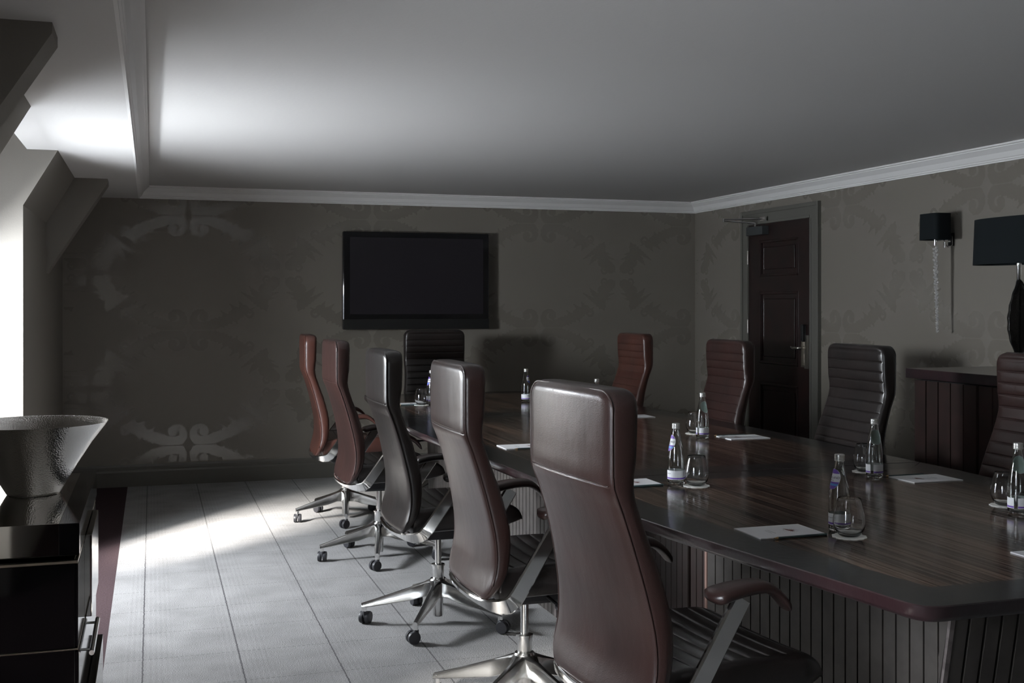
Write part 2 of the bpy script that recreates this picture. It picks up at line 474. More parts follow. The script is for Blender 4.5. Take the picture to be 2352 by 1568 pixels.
# small scroll close to the middle line
STROKES.append((_arc(0.604, 0.046, 0.034, 0.010, 90, 470, 24), 0.010, 0.010, 0.25))
def motif_runs(step=0.005):
    """trapezoid runs of the quarter motif: (u0, u1, v0, v1)"""
    segs = []
    for pts, w0, w1, ser in STROKES:
        L = 0; n = len(pts) - 1
        for i in range(n):
            (ax, ay), (bx, by) = pts[i], pts[i + 1]
            wa, wb = w0 + (w1 - w0) * i / n, w0 + (w1 - w0) * (i + 1) / n
            l = math.hypot(bx - ax, by - ay)
            segs.append((ax, ay, bx, by, wa, wb, ser, L, l)); L += l
    runs = []
    nv = int(MOTIF_V / step); nu = int(MOTIF_U / step)
    for j in range(nv):
        y = (j + .5) * step
        act = [s_ for s_ in segs if min(s_[1], s_[3]) - .06 < y < max(s_[1], s_[3]) + .06]
        start = None
        for i in range(nu + 1):
            x = (i + .5) * step
            inside = False
            if i < nu:
                for ax, ay, bx, by, wa, wb, ser, L, l in act:
                    if abs(x - (ax + bx) / 2) > l / 2 + .06: continue
                    d, t = _seg(x, y, ax, ay, bx, by)
                    ph = ((L + l * t) / 0.032) % 1
                    if d < (wa + (wb - wa) * t) * (1 - ser * .7 * (1 - abs(math.sin(PI * ph)))): inside = True; break
            if inside and start is None: start = i
            if not inside and start is not None:
                runs.append((start * step, i * step, j * step, (j + 1) * step)); start = None
    return runs
RUNS = motif_runs()

def wall_with_motif(name, axis, c, u0, u1, z0, z1, uc, zc, sgn, holes=()):
    """axis 'y': plane y=c spanning x; axis 'x': plane x=c spanning y. motif lies 0.4 mm proud (sgn)."""
    bm = bmesh.new()
    T = 0.15
    if axis == 'y': box(bm, u0, min(c, c - sgn * T), z0, u1, max(c, c - sgn * T), z1)
    else: box(bm, min(c, c - sgn * T), u0, z0, max(c, c - sgn * T), u1, z1)
    CU, CV = 2 * MOTIF_U, 2 * MOTIF_V
    d = sgn * 0.0004
    for kx in range(int((u0 - uc) / CU) - 1, int((u1 - uc) / CU) + 2):
        for kz in (-2, -1, 0, 1, 2):
            ox, oz = uc + kx * CU, zc + kz * CV
            for a0, a1, b0, b1 in RUNS:
                for mxs in (-1, 1):
                    for mz in (-1, 1):
                        xa, xb = sorted((ox + mxs * a0, ox + mxs * a1)); za, zb = sorted((oz + mz * b0, oz + mz * b1))
                        if xa < u0 + .01 or xb > u1 - .01 or za < z0 + .17 or zb > z1 - .02: continue
                        q = ((xa, za), (xb, za), (xb, zb), (xa, zb))
                        if axis == 'y': ff = bm.faces.new([bm.verts.new((x, c + d, z)) for x, z in q])
                        else: ff = bm.faces.new([bm.verts.new((c + d, x, z)) for x, z in q][::-1])
                        ff.material_index = 1
    me = bpy.data.meshes.new(name); bm.to_mesh(me); bm.free()
    me.materials.append(M['paper']); me.materials.append(M['motif'])
    o = bpy.data.objects.new(name, me); C.objects.link(o)
    return o
tag(wall_with_motif('wall_back', 'y', YB, XL, XR, 0, ZC, 0.27, 1.645, -1), 'taupe damask wallpapered far wall behind the television', kind='structure')
tag(wall_with_motif('wall_right', 'x', XR, YN, YB, 0, ZC, 6.89, 1.645, -1), 'taupe damask wallpapered wall with the door', kind='structure')
bm = bmesh.new(); box(bm, -1.45, YN - 0.15, 0, XR + 0.15, YN, ZC + .15)
tag(link('wall_front', bm, 'front_paint'), 'plain taupe wall behind the camera', kind='structure')

# left attic wall: piers between two dormers
bm = bmesh.new()
prof = [(XL, 0), (XL, 1.92), (-0.475, ZS), (-0.475, ZS + 0.05), (-1.30, ZS + 0.2), (-1.30, 0)]
for a, b in ((YN, DORM[0][0]), (DORM[0][1], DORM[1][0]), (DORM[1][1], YB)):
    prism(bm, prof, 'y', a, b)
WX = -1.22
WZ0, WZ1 = 0.66, 1.66
for a, b in DORM:
    box(bm, WX - 0.08, a, 0, WX, b, WZ0)
    box(bm, WX - 0.08, a, WZ1, WX, b, 2.44)
    box(bm, WX - 0.08, a, WZ0, WX, a + 0.04, WZ1)
    box(bm, WX - 0.08, b - 0.04, WZ0, WX, b, WZ1)
tag(link('wall_left', bm, 'taupe'), 'sloping attic wall with window bays', kind='structure')
# boxed rafters
for i, (y, lab) in enumerate(((3.51, 'dark boxed rafter at the top left corner of the room view'), (7.78, 'boxed rafter sloping down beside the far window pier'))):
    bm = bmesh.new()
    prism(bm, [(-0.275, ZS), (-0.275, ZS - 0.03), (XL, 1.60), (XL, ZS)], 'y', y, y + 0.20)
    tag(link('trim_%d' % (i + 5), bm, 'taupe'), lab, kind='structure')
for i, (a, b) in enumerate(DORM):
    r = empty('window_%d' % (i + 1), (WX - 0.05, (a + b) / 2, WZ0)); tag(r, 'dormer window in the bay beside the left wall', kind='structure')
    hw = (b - a) / 2 - 0.04; hz = WZ1 - WZ0
    bm = bmesh.new()
    for (y0, z0, y1, z1) in ((-hw, 0, -hw + .05, hz), (hw - .05, 0, hw, hz), (-hw, 0, hw, .05), (-hw, hz - .05, hw, hz), (-.025, 0.05, .025, hz - 0.05)):
        box(bm, -0.03, y0, z0, 0.02, y1, z1)
    link('window_frame', bm, 'white', r)
    bm = bmesh.new(); quad(bm, (0, -hw + .05, .05), (0, hw - .05, .05), (0, hw - .05, hz - .05), (0, -hw + .05, hz - .05)); link('pane', bm, 'pane', r)
    bm = bmesh.new(); box(bm, 0.05, -(b - a) / 2, -0.04, 0.25, (b - a) / 2, 0.0, bev=0.008); link('window_sill', bm, 'white', r)

# cornices
def cornice(name, p0, p1, nx, ny, lab):
    """profile swept from p0 to p1; (nx,ny) points into the room"""
    prof = [(0, 0), (0.012, 0), (0.012, 0.008), (0.020, 0.010), (0.020, 0.018), (0.026, 0.022), (0.040, 0.050), (0.066, 0.074), (0.070, 0.076), (0.070, 0.082), (0.080, 0.085), (0.080, 0.095), (0, 0.095)]
    bm = bmesh.new()
    d = (Vector(p1) - Vector(p0)).normalized()
    rings = []
    for p, e in ((p0, 1), (p1, -1)):
        rings.append([bm.verts.new((p[0] + nx * a + d.x * e * a * 0, p[1] + ny * a, ZS + h)) for a, h in prof])
    bridge(bm, rings)
    return tag(link(name, bm, 'cornice'), lab, kind='structure')
cornice('trim_1', (-0.10, YB), (XR, YB), 0, -1, 'pale moulded cornice above the far wall')
cornice('trim_2', (XR, YN), (XR, YB), -1, 0, 'pale moulded cornice above the right wall')
cornice('trim_3', (-0.10, YN), (-0.10, YB), 1, 0, 'pale moulded trim at the step in the ceiling')
# skirtings
def skirting(name, x0, y0, x1, y1, nx, ny, lab):
    prof = [(0, 0), (0.022, 0), (0.022, 0.11), (0.018, 0.125), (0.012, 0.13), (0.012, 0.15), (0.006, 0.165), (0, 0.165)]
    bm = bmesh.new()
    rings = [[bm.verts.new((x + nx * a, y + ny * a, h)) for a, h in prof] for x, y in ((x0, y0), (x1, y1))]
    bridge(bm, rings)
    tag(link(name, bm, 'skirting'), lab, kind='structure')
skirting('baseboard_back', XL, YB, XR, YB, 0, -1, 'taupe skirting board along the far wall')
skirting('baseboard_right', XR, YN, XR, 7.16, -1, 0, 'taupe skirting board along the right wall')
skirting('baseboard_left', XL, 6.42, XL, YB, 1, 0, 'taupe skirting board below the far left pier')

# door in the right wall
D0, D1, DH = 7.265, 8.17, 2.04
dr = empty('door_1', (XR, (D0 + D1) / 2, 0)); tag(dr, 'dark mahogany panelled door in the right wall', kind='structure')
bm = bmesh.new()
hw = (D1 - D0) / 2
box(bm, -0.004, -hw, 0.005, 0.001, hw, DH)
# stiles and rails proud of the recessed panels
px0, px1 = -0.014, -0.004
pan = [(-hw + .23, hw - .13, 0.22, 0.74), (-hw + .23, hw - .13, 0.86, 1.44), (-hw + .23, hw - .13, 1.55, 1.90)]
pan = [(-hw + .17, hw - .17, z0, z1) for _, _, z0, z1 in ((0, 0, .20, .78), (0, 0, .93, 1.50), (0, 0, 1.62, 1.91))]
box(bm, px0, -hw, 0.005, px1, pan[0][0], DH); box(bm, px0, pan[0][1], 0.005, px1, hw, DH)
zz = [0.005] + [v for p in pan for v in p[2:]] + [DH]
for a, b in zip(zz[::2], zz[1::2]): box(bm, px0, pan[0][0], a, px1, pan[0][1], b)
for y0, y1, z0, z1 in pan:
    for (a, b, c, d) in ((y0, z0, y1, z0 + .022), (y0, z1 - .022, y1, z1), (y0, z0, y0 + .022, z1), (y1 - .022, z0, y1, z1)):
        box(bm, -0.019, a, b, -0.004, c, d, bev=0.006, seg=2)
    box(bm, -0.010, y0 + .055, z0 + .055, -0.004, y1 - .055, z1 - .055, bev=0.006, seg=1)
link('door_leaf', bm, 'door', dr)
bm = bmesh.new()
fo = 0.115
for (y0, z0, y1, z1) in ((-hw - fo, 0, -hw, DH + fo), (hw, 0, hw + fo, DH + fo), (-hw, DH, hw, DH + fo)):
    box(bm, -0.022, y0, z0, 0, y1, z1)
for (y0, z0, y1, z1) in ((-hw - fo, 0, -hw - fo + .03, DH + fo), (hw + fo - .03, 0, hw + fo, DH + fo), (-hw - fo + .03, DH + fo - .03, hw + fo - .03, DH + fo)):
    box(bm, -0.030, y0, z0, -0.022, y1, z1, bev=0.003)
for (y0, z0, y1, z1) in ((-hw - .02, 0, -hw, DH), (hw, 0, hw + .02, DH), (-hw, DH, hw, DH + .02)):
    box(bm, -0.027, y0, z0, -0.022, y1, z1, bev=0.002)
link('door_frame', bm, 'frame_paint', dr)
bm = bmesh.new()
box(bm, -0.022, -hw + .02, 0.92, -0.014, -hw + .075, 1.17, bev=0.002)
box(bm, -0.045, -hw + .075, 0.945, -0.014, -hw + .079, 1.17)
box(bm, -0.019, -hw + .079, 0.93, -0.013, -hw + .125, 1.10)
lk = link('lock_plate', bm, 'brass', dr)
bm = bmesh.new()
tube(bm, [(-0.018, -hw + .07, 1.075), (-0.065, -hw + .07, 1.075), (-0.072, -hw + .10, 1.073), (-0.070, -hw + .15, 1.071), (-0.066, -hw + .19, 1.08)], [.008, .008, .010, .011, .005], 8)
link('door_handle', bm, 'brass', dr, smooth=True)
bm = bmesh.new(); box(bm, -0.045, -hw + .060, 1.12, -0.014, -hw + .098, 1.25, bev=0.008); link('card_reader', bm, 'black', dr)
for z in (1.78, 1.22, 0.35):
    bm = bmesh.new(); lathe(bm, [(0.008, z - .055), (0.008, z + .055)], 10, -0.024, hw + 0.002); link('hinge', bm, 'brass', dr)
bm = bmesh.new(); box(bm, -0.075, hw - .31, 1.950, -0.014, hw - .06, 2.020, bev=0.004); dc = link('door_closer', bm, 'closer', dr)
bm = bmesh.new()
tube(bm, [(-0.055, hw - .17, 2.015), (-0.055, hw - .17, 2.045)], .008, 8)
tube(bm, [(-0.055, hw - .17, 2.045), (-0.30, hw - .10, 2.065)], .006, 8)
tube(bm, [(-0.30, hw - .10, 2.075), (-0.045, hw - .28, 2.075)], .006, 8)
tube(bm, [(-0.30, hw - .10, 2.055), (-0.30, hw - .10, 2.085)], .008, 8)
box(bm, -0.055, hw - .32, 2.06, -0.040, hw - .24, 2.09)
link('closer_arm', bm, 'chrome', dc, smooth=True, angle=40)

# ================================================================ TELEVISION
tv = empty('television', ((1.462 + 2.686) / 2, YB - 0.105, 1.197)); tag(tv, 'large black flat screen television hung on the far wall', 'television')
W = 1.224; H = 0.79
bm = bmesh.new(); box(bm, -W / 2, 0, 0, W / 2, 0.06, H, bev=0.008); link('casing', bm, 'tv_gloss', tv)
bm = bmesh.new(); box(bm, -W / 2, -0.004, 0, W / 2, 0.0, 0.082, bev=0.0015); link('speaker_bar', bm, 'tv_matte', tv)
bm = bmesh.new(); box(bm, -W / 2 + .056, -0.0015, 0.122, W / 2 - .05, 0.0, H - .045); link('screen', bm, 'tv_screen', tv)
bm = bmesh.new(); box(bm, -0.25, 0.06, 0.25, 0.25, 0.1045, 0.55); link('wall_bracket', bm, 'black', tv)

# ================================================================ CHAIRS
BACK = [(0.40, -0.225), (0.44, -0.218), (0.47, -0.207), (0.55, -0.186), (0.64, -0.186), (0.75, -0.206), (0.85, -0.232), (0.93, -0.258), (0.98, -0.277), (1.05, -0.280), (1.21, -0.280)]
FRONT = [(0.40, -0.195), (0.44, -0.190), (0.473, -0.176), (0.53, -0.146), (0.59, -0.133), (0.68, -0.132), (0.80, -0.160), (0.88, -0.188), (0.96, -0.214), (1.0, -0.216), (1.05, -0.210), (1.21, -0.205)]
ZT, ZB0 = 1.205, 0.440
def back_mesh():
    bm = bmesh.new()
    rings = []
    zs = []
    N = 104
    for i in range(N + 1):
        zs.append(ZB0 + (ZT - ZB0) * (0.5 - 0.5 * math.cos(PI * i / N)) if False else ZB0 + (ZT - ZB0) * i / N)
    zs = [ZB0 + .001, ZB0 + .003] + zs[1:-1] + [ZT - .0035, ZT - .001]
    gz = [0.984 + 0.048 * k_ for k_ in range(-11, 5)]
    zs = [z for z in zs if min(abs(z - g_) for g_ in gz) > 0.007 or z > 1.17 or z < .46]
    for g_ in gz:
        if .46 < g_ < 1.17: zs += [g_ + q for q in (-.0065, -.0035, -.0018, 0, .0018, .0035, .0065)]
    zs.sort()
    for z in zs:
        xb, xf = interp(BACK, z), interp(FRONT, z)
        hw = 0.236 + 0.034 * (lambda q: q * q * (3 - 2 * q))(max(0, min(1, (0.92 - z) / 0.38)))
        # rounded outline at top and bottom
        rt, rb = 0.055, 0.085
        if z > ZT - rt: hw -= rt - math.sqrt(max(0, rt * rt - (z - (ZT - rt)) ** 2))
        if z < ZB0 + rb: hw -= rb - math.sqrt(max(0, rb * rb - ((ZB0 + rb) - z) ** 2))
        th = (xf - xb) / 2; xc = (xf + xb) / 2
        re = 0.022
        if z > ZT - re: th -= 0.020 * (1 - math.sqrt(max(0, 1 - ((z - (ZT - re)) / re) ** 2)))
        if z < ZB0 + re: th -= 0.020 * (1 - math.sqrt(max(0, 1 - (((ZB0 + re) - z) / re) ** 2)))
        # rib grooves on the front
        g = ((z - 0.984) / 0.048) % 1.0
        gd = min(g, 1 - g) * 0.048
        groove = 0.0050 * math.exp(-(gd / 0.0022) ** 2)
        bul = 0.0022 * math.sin(PI * g)
        seam = 0.002 * math.exp(-((z - 0.984) / 0.003) ** 2)
        ring = []
        # superellipse-like rounded rectangle: points param
        r = min(0.020, th * 0.8)
        segs = []
        nb, nc = 16, 5
        # back side (from +y to -y)
        for j in range(nb + 1):
            y = (hw - r) * (1 - 2 * j / nb)
            segs.append((xc - th - 0.012 * (1 - (y / hw) ** 2) + seam, y))
        for j in range(1, nc):
            a = PI / 2 * j / nc
            segs.append((xc - th + r - r * math.cos(a), -(hw - r) - r * math.sin(a)))
        segs.append((xc - th + r, -hw)); segs.append((xc, -hw - 0.002)); segs.append((xc + th - r, -hw))
        for j in range(1, nc):
            a = PI / 2 * j / nc
            segs.append((xc + th - r + r * math.sin(a), -(hw - r) - r * math.cos(a)))
        for j in range(nb + 1):
            y = (hw - r) * (-1 + 2 * j / nb)
            e = 1 - abs(y / hw) ** 8
            segs.append((xc + th + 0.004 * (1 - (y / hw) ** 2) + (bul - groove) * e, y))
        for j in range(1, nc):
            a = PI / 2 * j / nc
            segs.append((xc + th - r + r * math.cos(a), (hw - r) + r * math.sin(a)))
        segs.append((xc + th - r, hw)); segs.append((xc, hw + 0.002)); segs.append((xc - th + r, hw))
        for j in range(1, nc):
            a = PI / 2 * j / nc
            segs.append((xc - th + r - r * math.sin(a), (hw - r) + r * math.cos(a)))
        rings.append([bm.verts.new((x, y, z)) for x, y in segs])
    bridge(bm, rings)
    return bm

def back_edge_path(off_x, front):
    """closed-ish path of the seam along one side of the back, up, across the top and down"""
    pts = []
    T = FRONT if front else BACK
    def X(z): return interp(T, min(max(z, 0.43), 1.19)) + off_x
    hwf = lambda z: 0.236 + 0.034 * (lambda q: q * q * (3 - 2 * q))(max(0, min(1, (0.92 - z) / 0.38)))
    zz = [0.50 + i * 0.03 for i in range(22)]
    left = [(X(z), hwf(z) - 0.006, z) for z in zz]
    rt = 0.055
    arc = []
    for i in range(1, 7):
        a = PI / 2 * i / 6
        arc.append((X(1.15 + .05 * math.sin(a)), 0.238 - 0.006 - rt + rt * math.cos(a), ZT - rt + (rt - .004) * math.sin(a)))
    pts = left + arc
    pts = pts + [(x, -y, z) for x, y, z in reversed(pts)]
    b = []
    rb = 0.085
    for i in range(0, 7):
        a = PI / 2 * i / 6
        b.append((X(ZB0 + rb - rb * math.sin(a)), 0.270 - .006 - rb + rb * math.cos(a), ZB0 + rb - (rb - .004) * math.sin(a)))
    return [(x, y, z) for x, y, z in reversed(b)] + pts + [(x, -y, z) for x, y, z in b]

def make_chair(leath='leather', leg_rot=23.5):
    root = empty('office_chair')
    bk = link('backrest', back_mesh(), leath, root, smooth=True)
    bm = bmesh.new()
    tube(bm, back_edge_path(0.004, False), 0.0028, 6)
    tube(bm, [(interp(BACK, 0.984) - 0.012 * (1 - (y / .238) ** 2) + .0008, y, 0.984) for y in [-.215 + .43 * i / 16 for i in range(17)]], 0.0016, 6)
    link('piping', bm, leath, bk, smooth=True)
    # seat : lofted along x
    bm = bmesh.new()
    rings = []
    N = 60
    ts = [i / N for i in range(N + 1)]
    P_ = 0.052 / 0.485
    ts = [t for t in ts if min(abs(t - P_ * k_) for k_ in range(12)) > .014 or t < .03 or t > .97]
    for k_ in range(1, 10): ts += [P_ * k_ + q for q in (-.013, -.007, -.0035, 0, .0035, .007, .013)]
    ts.sort()
    for t in ts:
        x = -0.165 + 0.485 * t
        ztop = 0.536 + 0.010 * math.sin(PI * t) - 0.040 * max(0, (t - 0.80) / 0.20) ** 2.2
        zbot = 0.440 + 0.012 * t
        if t > 0.80: zbot = 0.4496 + 0.018 * (t - .8) / .2
        hw = 0.245 - 0.03 * max(0, (t - 0.8) / 0.2) ** 2
        if t > 0.96: ztop = ztop - 0.016 * ((t - .96) / .04) ** 2
        if t < 0.05: ztop -= 0.02 * ((0.05 - t) / .05) ** 2
        if ztop - zbot < 0.012: ztop = zbot + 0.012
        g = (t / P_) % 1
        gd = min(g, 1 - g) * 0.052
        groove = 0.0045 * math.exp(-(gd / 0.0022) ** 2)
        bul = 0.003 * math.sin(PI * g)
        r = min(0.022, (ztop - zbot) * .45)
        seg = []
        for j in range(17):
            y = (hw - r) * (1 - 2 * j / 16); e = 1 - abs(y / hw) ** 8
            sad = 0.008 * (y / hw) ** 2
            seg.append((y, ztop + sad + (bul - groove) * e))
        for j in range(1, 6):
            a = PI / 2 * j / 6; seg.append((-(hw - r) - r * math.sin(a), ztop + .008 - r + r * math.cos(a)))
        seg.append((-hw, (ztop + zbot) / 2)); seg.append((-hw + .006, zbot + .01)); seg.append((-hw + .03, zbot)); seg.append((0, zbot - .006)); seg.append((hw - .03, zbot)); seg.append((hw - .006, zbot + .01)); seg.append((hw, (ztop + zbot) / 2))
        for j in range(5, 0, -1):
            a = PI / 2 * j / 6; seg.append(((hw - r) + r * math.sin(a), ztop + .008 - r + r * math.cos(a)))
        rings.append([bm.verts.new((x, y, z)) for y, z in seg])
    bridge(bm, rings)
    link('seat', bm, 'leather_shaded' if leath != 'leather_lit' else leath, root, smooth=True)
    # chrome frame: band below the back and two rising arm bars
    bm = bmesh.new()
    def bar(path, wdt, th):
        """path of (x,y,z) with flat section: th across (y for arms) wdt in the plane"""
        rr = []
        k = len(path)
        P = [Vector(p) for p in path]
        for i in range(k):
            d = (P[min(i + 1, k - 1)] - P[max(i - 1, 0)]).normalized()
            side = side_v[i]
            side = (side - d * side.dot(d)).normalized()
            nn = d.cross(side).normalized()
            wv = wdt[i] / 2; tv_ = th / 2; b_ = th * .3
            sec = [(tv_, wv - b_), (tv_ - b_, wv), (-tv_ + b_, wv), (-tv_, wv - b_), (-tv_, -wv + b_), (-tv_ + b_, -wv), (tv_ - b_, -wv), (tv_, -wv + b_)]
            rr.append([bm.verts.new(P[i] + side * a + nn * b) for a, b in sec])
        bridge(bm, rr)
    path, side_v, wd = [], [], []
    half = [((0.040, -0.277, 0.712), (0, 1, 0), .048), ((-0.015, -0.277, 0.625), (0, 1, 0), .050), ((-0.070, -0.277, 0.538), (0, 1, 0), .052), ((-0.112, -0.277, 0.472), (0, 1, 0), .054), ((-0.128, -0.277, 0.450), (0, 1, 0), .056),
            ((-0.145, -0.274, 0.437), (0.1, 1, 0.05), .056), ((-0.170, -0.264, 0.432), (0.5, .8, .1), .050), ((-0.198, -0.235, 0.433), (0.9, .5, .2), .036), ((-0.216, -0.17, 0.434), (1, .2, .3), .026), ((-0.226, -0.09, 0.434), (1, 0, .3), .024), ((-0.228, 0, 0.433), (1, 0, .3), .024)]
    for p, s, wv in half: path.append(p); side_v.append(Vector(s)); wd.append(wv)
    for p, s, wv in reversed(half[:-1]):
        path.append((p[0], -p[1], p[2])); side_v.append(Vector((s[0], -s[1], s[2])) * (1)); wd.append(wv)
    # keep section orientation continuous
    sv = []
    for i, s in enumerate(side_v):
        if i >= len(half): s = Vector((s[0], s[1], s[2]))
        sv.append(s)
    for i in range(1, len(sv)):
        if sv[i].dot(sv[i - 1]) < 0: sv[i] = -sv[i]
    side_v = sv
    bar(path, wd, 0.016)
    link('arm_frame', bm, 'frame_chrome', root, smooth=True, angle=35)
    # arm pads
    for s in (-1, 1):
        bm = bmesh.new(); rings = []
        N = 22
        for i in range(N + 1):
            t = i / N
            x = -0.045 + 0.220 * t
            zt = 0.738 + 0.014 * math.sin(PI * t) - 0.055 * max(0, (t - .62) / .38) ** 2
            hwid = 0.045 - 0.018 * t
            th = 0.034 - 0.008 * t
            e = min(1, t / 0.08, (1 - t) / 0.06)
            e = math.sqrt(max(0.04, 1 - (1 - e) ** 2))
            ring = []
            for j in range(16):
                a = 2 * PI * j / 16
                ca, sa = math.cos(a), math.sin(a)
                ring.append(bm.verts.new((x, s * 0.272 + hwid * e * abs(ca) ** .6 * (1 if ca > 0 else -1), zt - th / 2 + th / 2 * e * abs(sa) ** .7 * (1 if sa > 0 else -1))))
            rings.append(ring)
        bridge(bm, rings)
        link('armrest', bm, leath, root, smooth=True)
    # mechanism
    bm = bmesh.new(); box(bm, -0.10, -0.07, 0.375, 0.12, 0.07, 0.443, bev=0.012); tube(bm, [(0.06, -.05, .40), (0.06, -.19, .395)], .006, 8); box(bm, 0.045, -.225, .388, .075, -.18, .402, bev=.004)
    link('tilt_mechanism', bm, 'castor', root)
    bm = bmesh.new(); lathe(bm, [(0.014, 0.24), (0.014, 0.38)], 20); link('gas_lift', bm, 'chrome', root, smooth=True, angle=40)
    bm = bmesh.new(); lathe(bm, [(0.020, 0.030), (0.023, 0.034), (0.023, 0.19), (0.026, 0.195), (0.026, 0.250), (0.030, 0.252), (0.030, 0.258), (0.016, 0.262)], 24)
    link('column_sleeve', bm, 'chrome', root, smooth=True, angle=40)
    hb = bmesh.new(); lathe(hb, [(0.030, 0.115), (0.042, 0.12), (0.044, 0.18), (0.034, 0.196)], 24); link('base_hub', hb, 'chrome', root, smooth=True, angle=40)
    for k in range(5):
        a = R(leg_rot + 72 * k)
        bm = bmesh.new()
        rings = []
        for t in (0.0, 0.12, 0.3, 0.5, 0.7, 0.85, 0.95, 1.0):
            r = 0.030 + 0.305 * t
            zt = 0.192 - 0.100 * t ** 0.9; zb = 0.115 - 0.042 * t
            if t < .2: zb = .118
            wt = 0.012 - 0.002 * t; wb = 0.024 - 0.012 * t
            if t < .05: wt = .03; wb = .03
            ring = [(wt * .55, zt), (wt, zt - .006), (wb, zb + .004), (wb * .8, zb), (-wb * .8, zb), (-wb, zb + .004), (-wt, zt - .006), (-wt * .55, zt)]
            rings.append([bm.verts.new((r * math.cos(a) - y * math.sin(a), r * math.sin(a) + y * math.cos(a), z)) for y, z in ring])
        bridge(bm, rings)
        rx, ry = 0.322 * math.cos(a), 0.322 * math.sin(a)
        lathe(bm, [(0.011, 0.058), (0.011, 0.090)], 12, rx, ry)
        lg = link('leg', bm, 'chrome', root, smooth=True, angle=35)
        bm = bmesh.new()
        ca = a + R(35 + 61 * k)
        dx, dy = math.cos(ca), math.sin(ca)
        ox, oy = rx - dy * 0.012, ry + dx * 0.012
        for sgn in (-1, 1):
            n = 18; rr = []
            for off, rad in ((0.004, .020), (0.006, .0265), (0.018, .0275), (0.023, .025), (0.024, .012)):
                rr.append([bm.verts.new((ox + dx * off * sgn - dy * rad * math.cos(2 * PI * j / n), oy + dy * off * sgn + dx * rad * math.cos(2 * PI * j / n), 0.0285 + rad * math.sin(2 * PI * j / n))) for j in range(n)])
            bridge(bm, rr)
        box(bm, rx - .010, ry - .010, .030, rx + .010, ry + .010, .060, bev=.003)
        link('castor', bm, 'castor', lg, smooth=True, angle=40)
    return root

chair_protos = {}
def place_chair(x, y, th, leath, lrot, label, zs=1.0, low=False):
    key = (leath,)
    if key not in chair_protos:
        o = make_chair(leath, 0); chair_protos[key] = o
    else:
        o = copy_tree(chair_protos[key])
    o.location = (x, y, 0); o.rotation_euler = (0, 0, R(th)); o.scale = (1, 1, zs)
    # turn the five star base on its own
    for ch in [c for c in bpy.data.objects if c.parent == o]:
        if ch.name.startswith('armrest'): ch.location.z = -0.046 if low else 0
        if ch.name.startswith('arm_frame'): ch.scale.z = 0.86 if low else 1; ch.location.z = 0.061 if low else 0
        if ch.name.split('.')[0] in ('leg', 'base_hub'):
            ch.rotation_euler = (0, 0, R(lrot - th))
    tag(o, label, 'chair', 'leather boardroom chairs round the table')
    return o
place_chair(1.205, 7.35, -3, 'leather_lit', 45, 'high backed leather chair nearest the far wall, seen edge on, left side of table', low=True)
place_chair(1.20, 6.18, 1, 'leather', 41, 'plum brown leather chair, second from the far wall on the window side', low=True)
place_chair(1.20, 4.83, 0, 'leather_shaded', 23.5, 'shaded leather chair with shiny grey back, middle of the window side row', low=True)
place_chair(1.23, 3.71, 0, 'leather', 2, 'brown leather chair just behind the nearest one, its whole chrome column in view')
place_chair(1.25, 2.62, 5, 'leather', 30, 'largest and nearest leather chair, its back filling the foreground')
place_chair(2.06, 8.17, -90, 'leather_shaded', 10, 'shaded leather chair at the head of the table below the television', low=True)
place_chair(2.995, 7.305, 180, 'leather_lit', 10, 'lit reddish brown leather chair at far right of the table, left of the door', 0.993, True)
place_chair(2.97, 5.89, 180, 'leather', 33, 'ribbed brown leather chair standing in front of the door hinges', 0.99, True)
place_chair(3.045, 4.72, 180, 'leather_shaded', 50, 'shaded creased leather chair right of the door with bright streaks on its headrest', low=True)
place_chair(3.095, 3.58, 180, 'leather', 20, 'ribbed brown leather chair cut off by the right edge, before the sideboard', low=True)

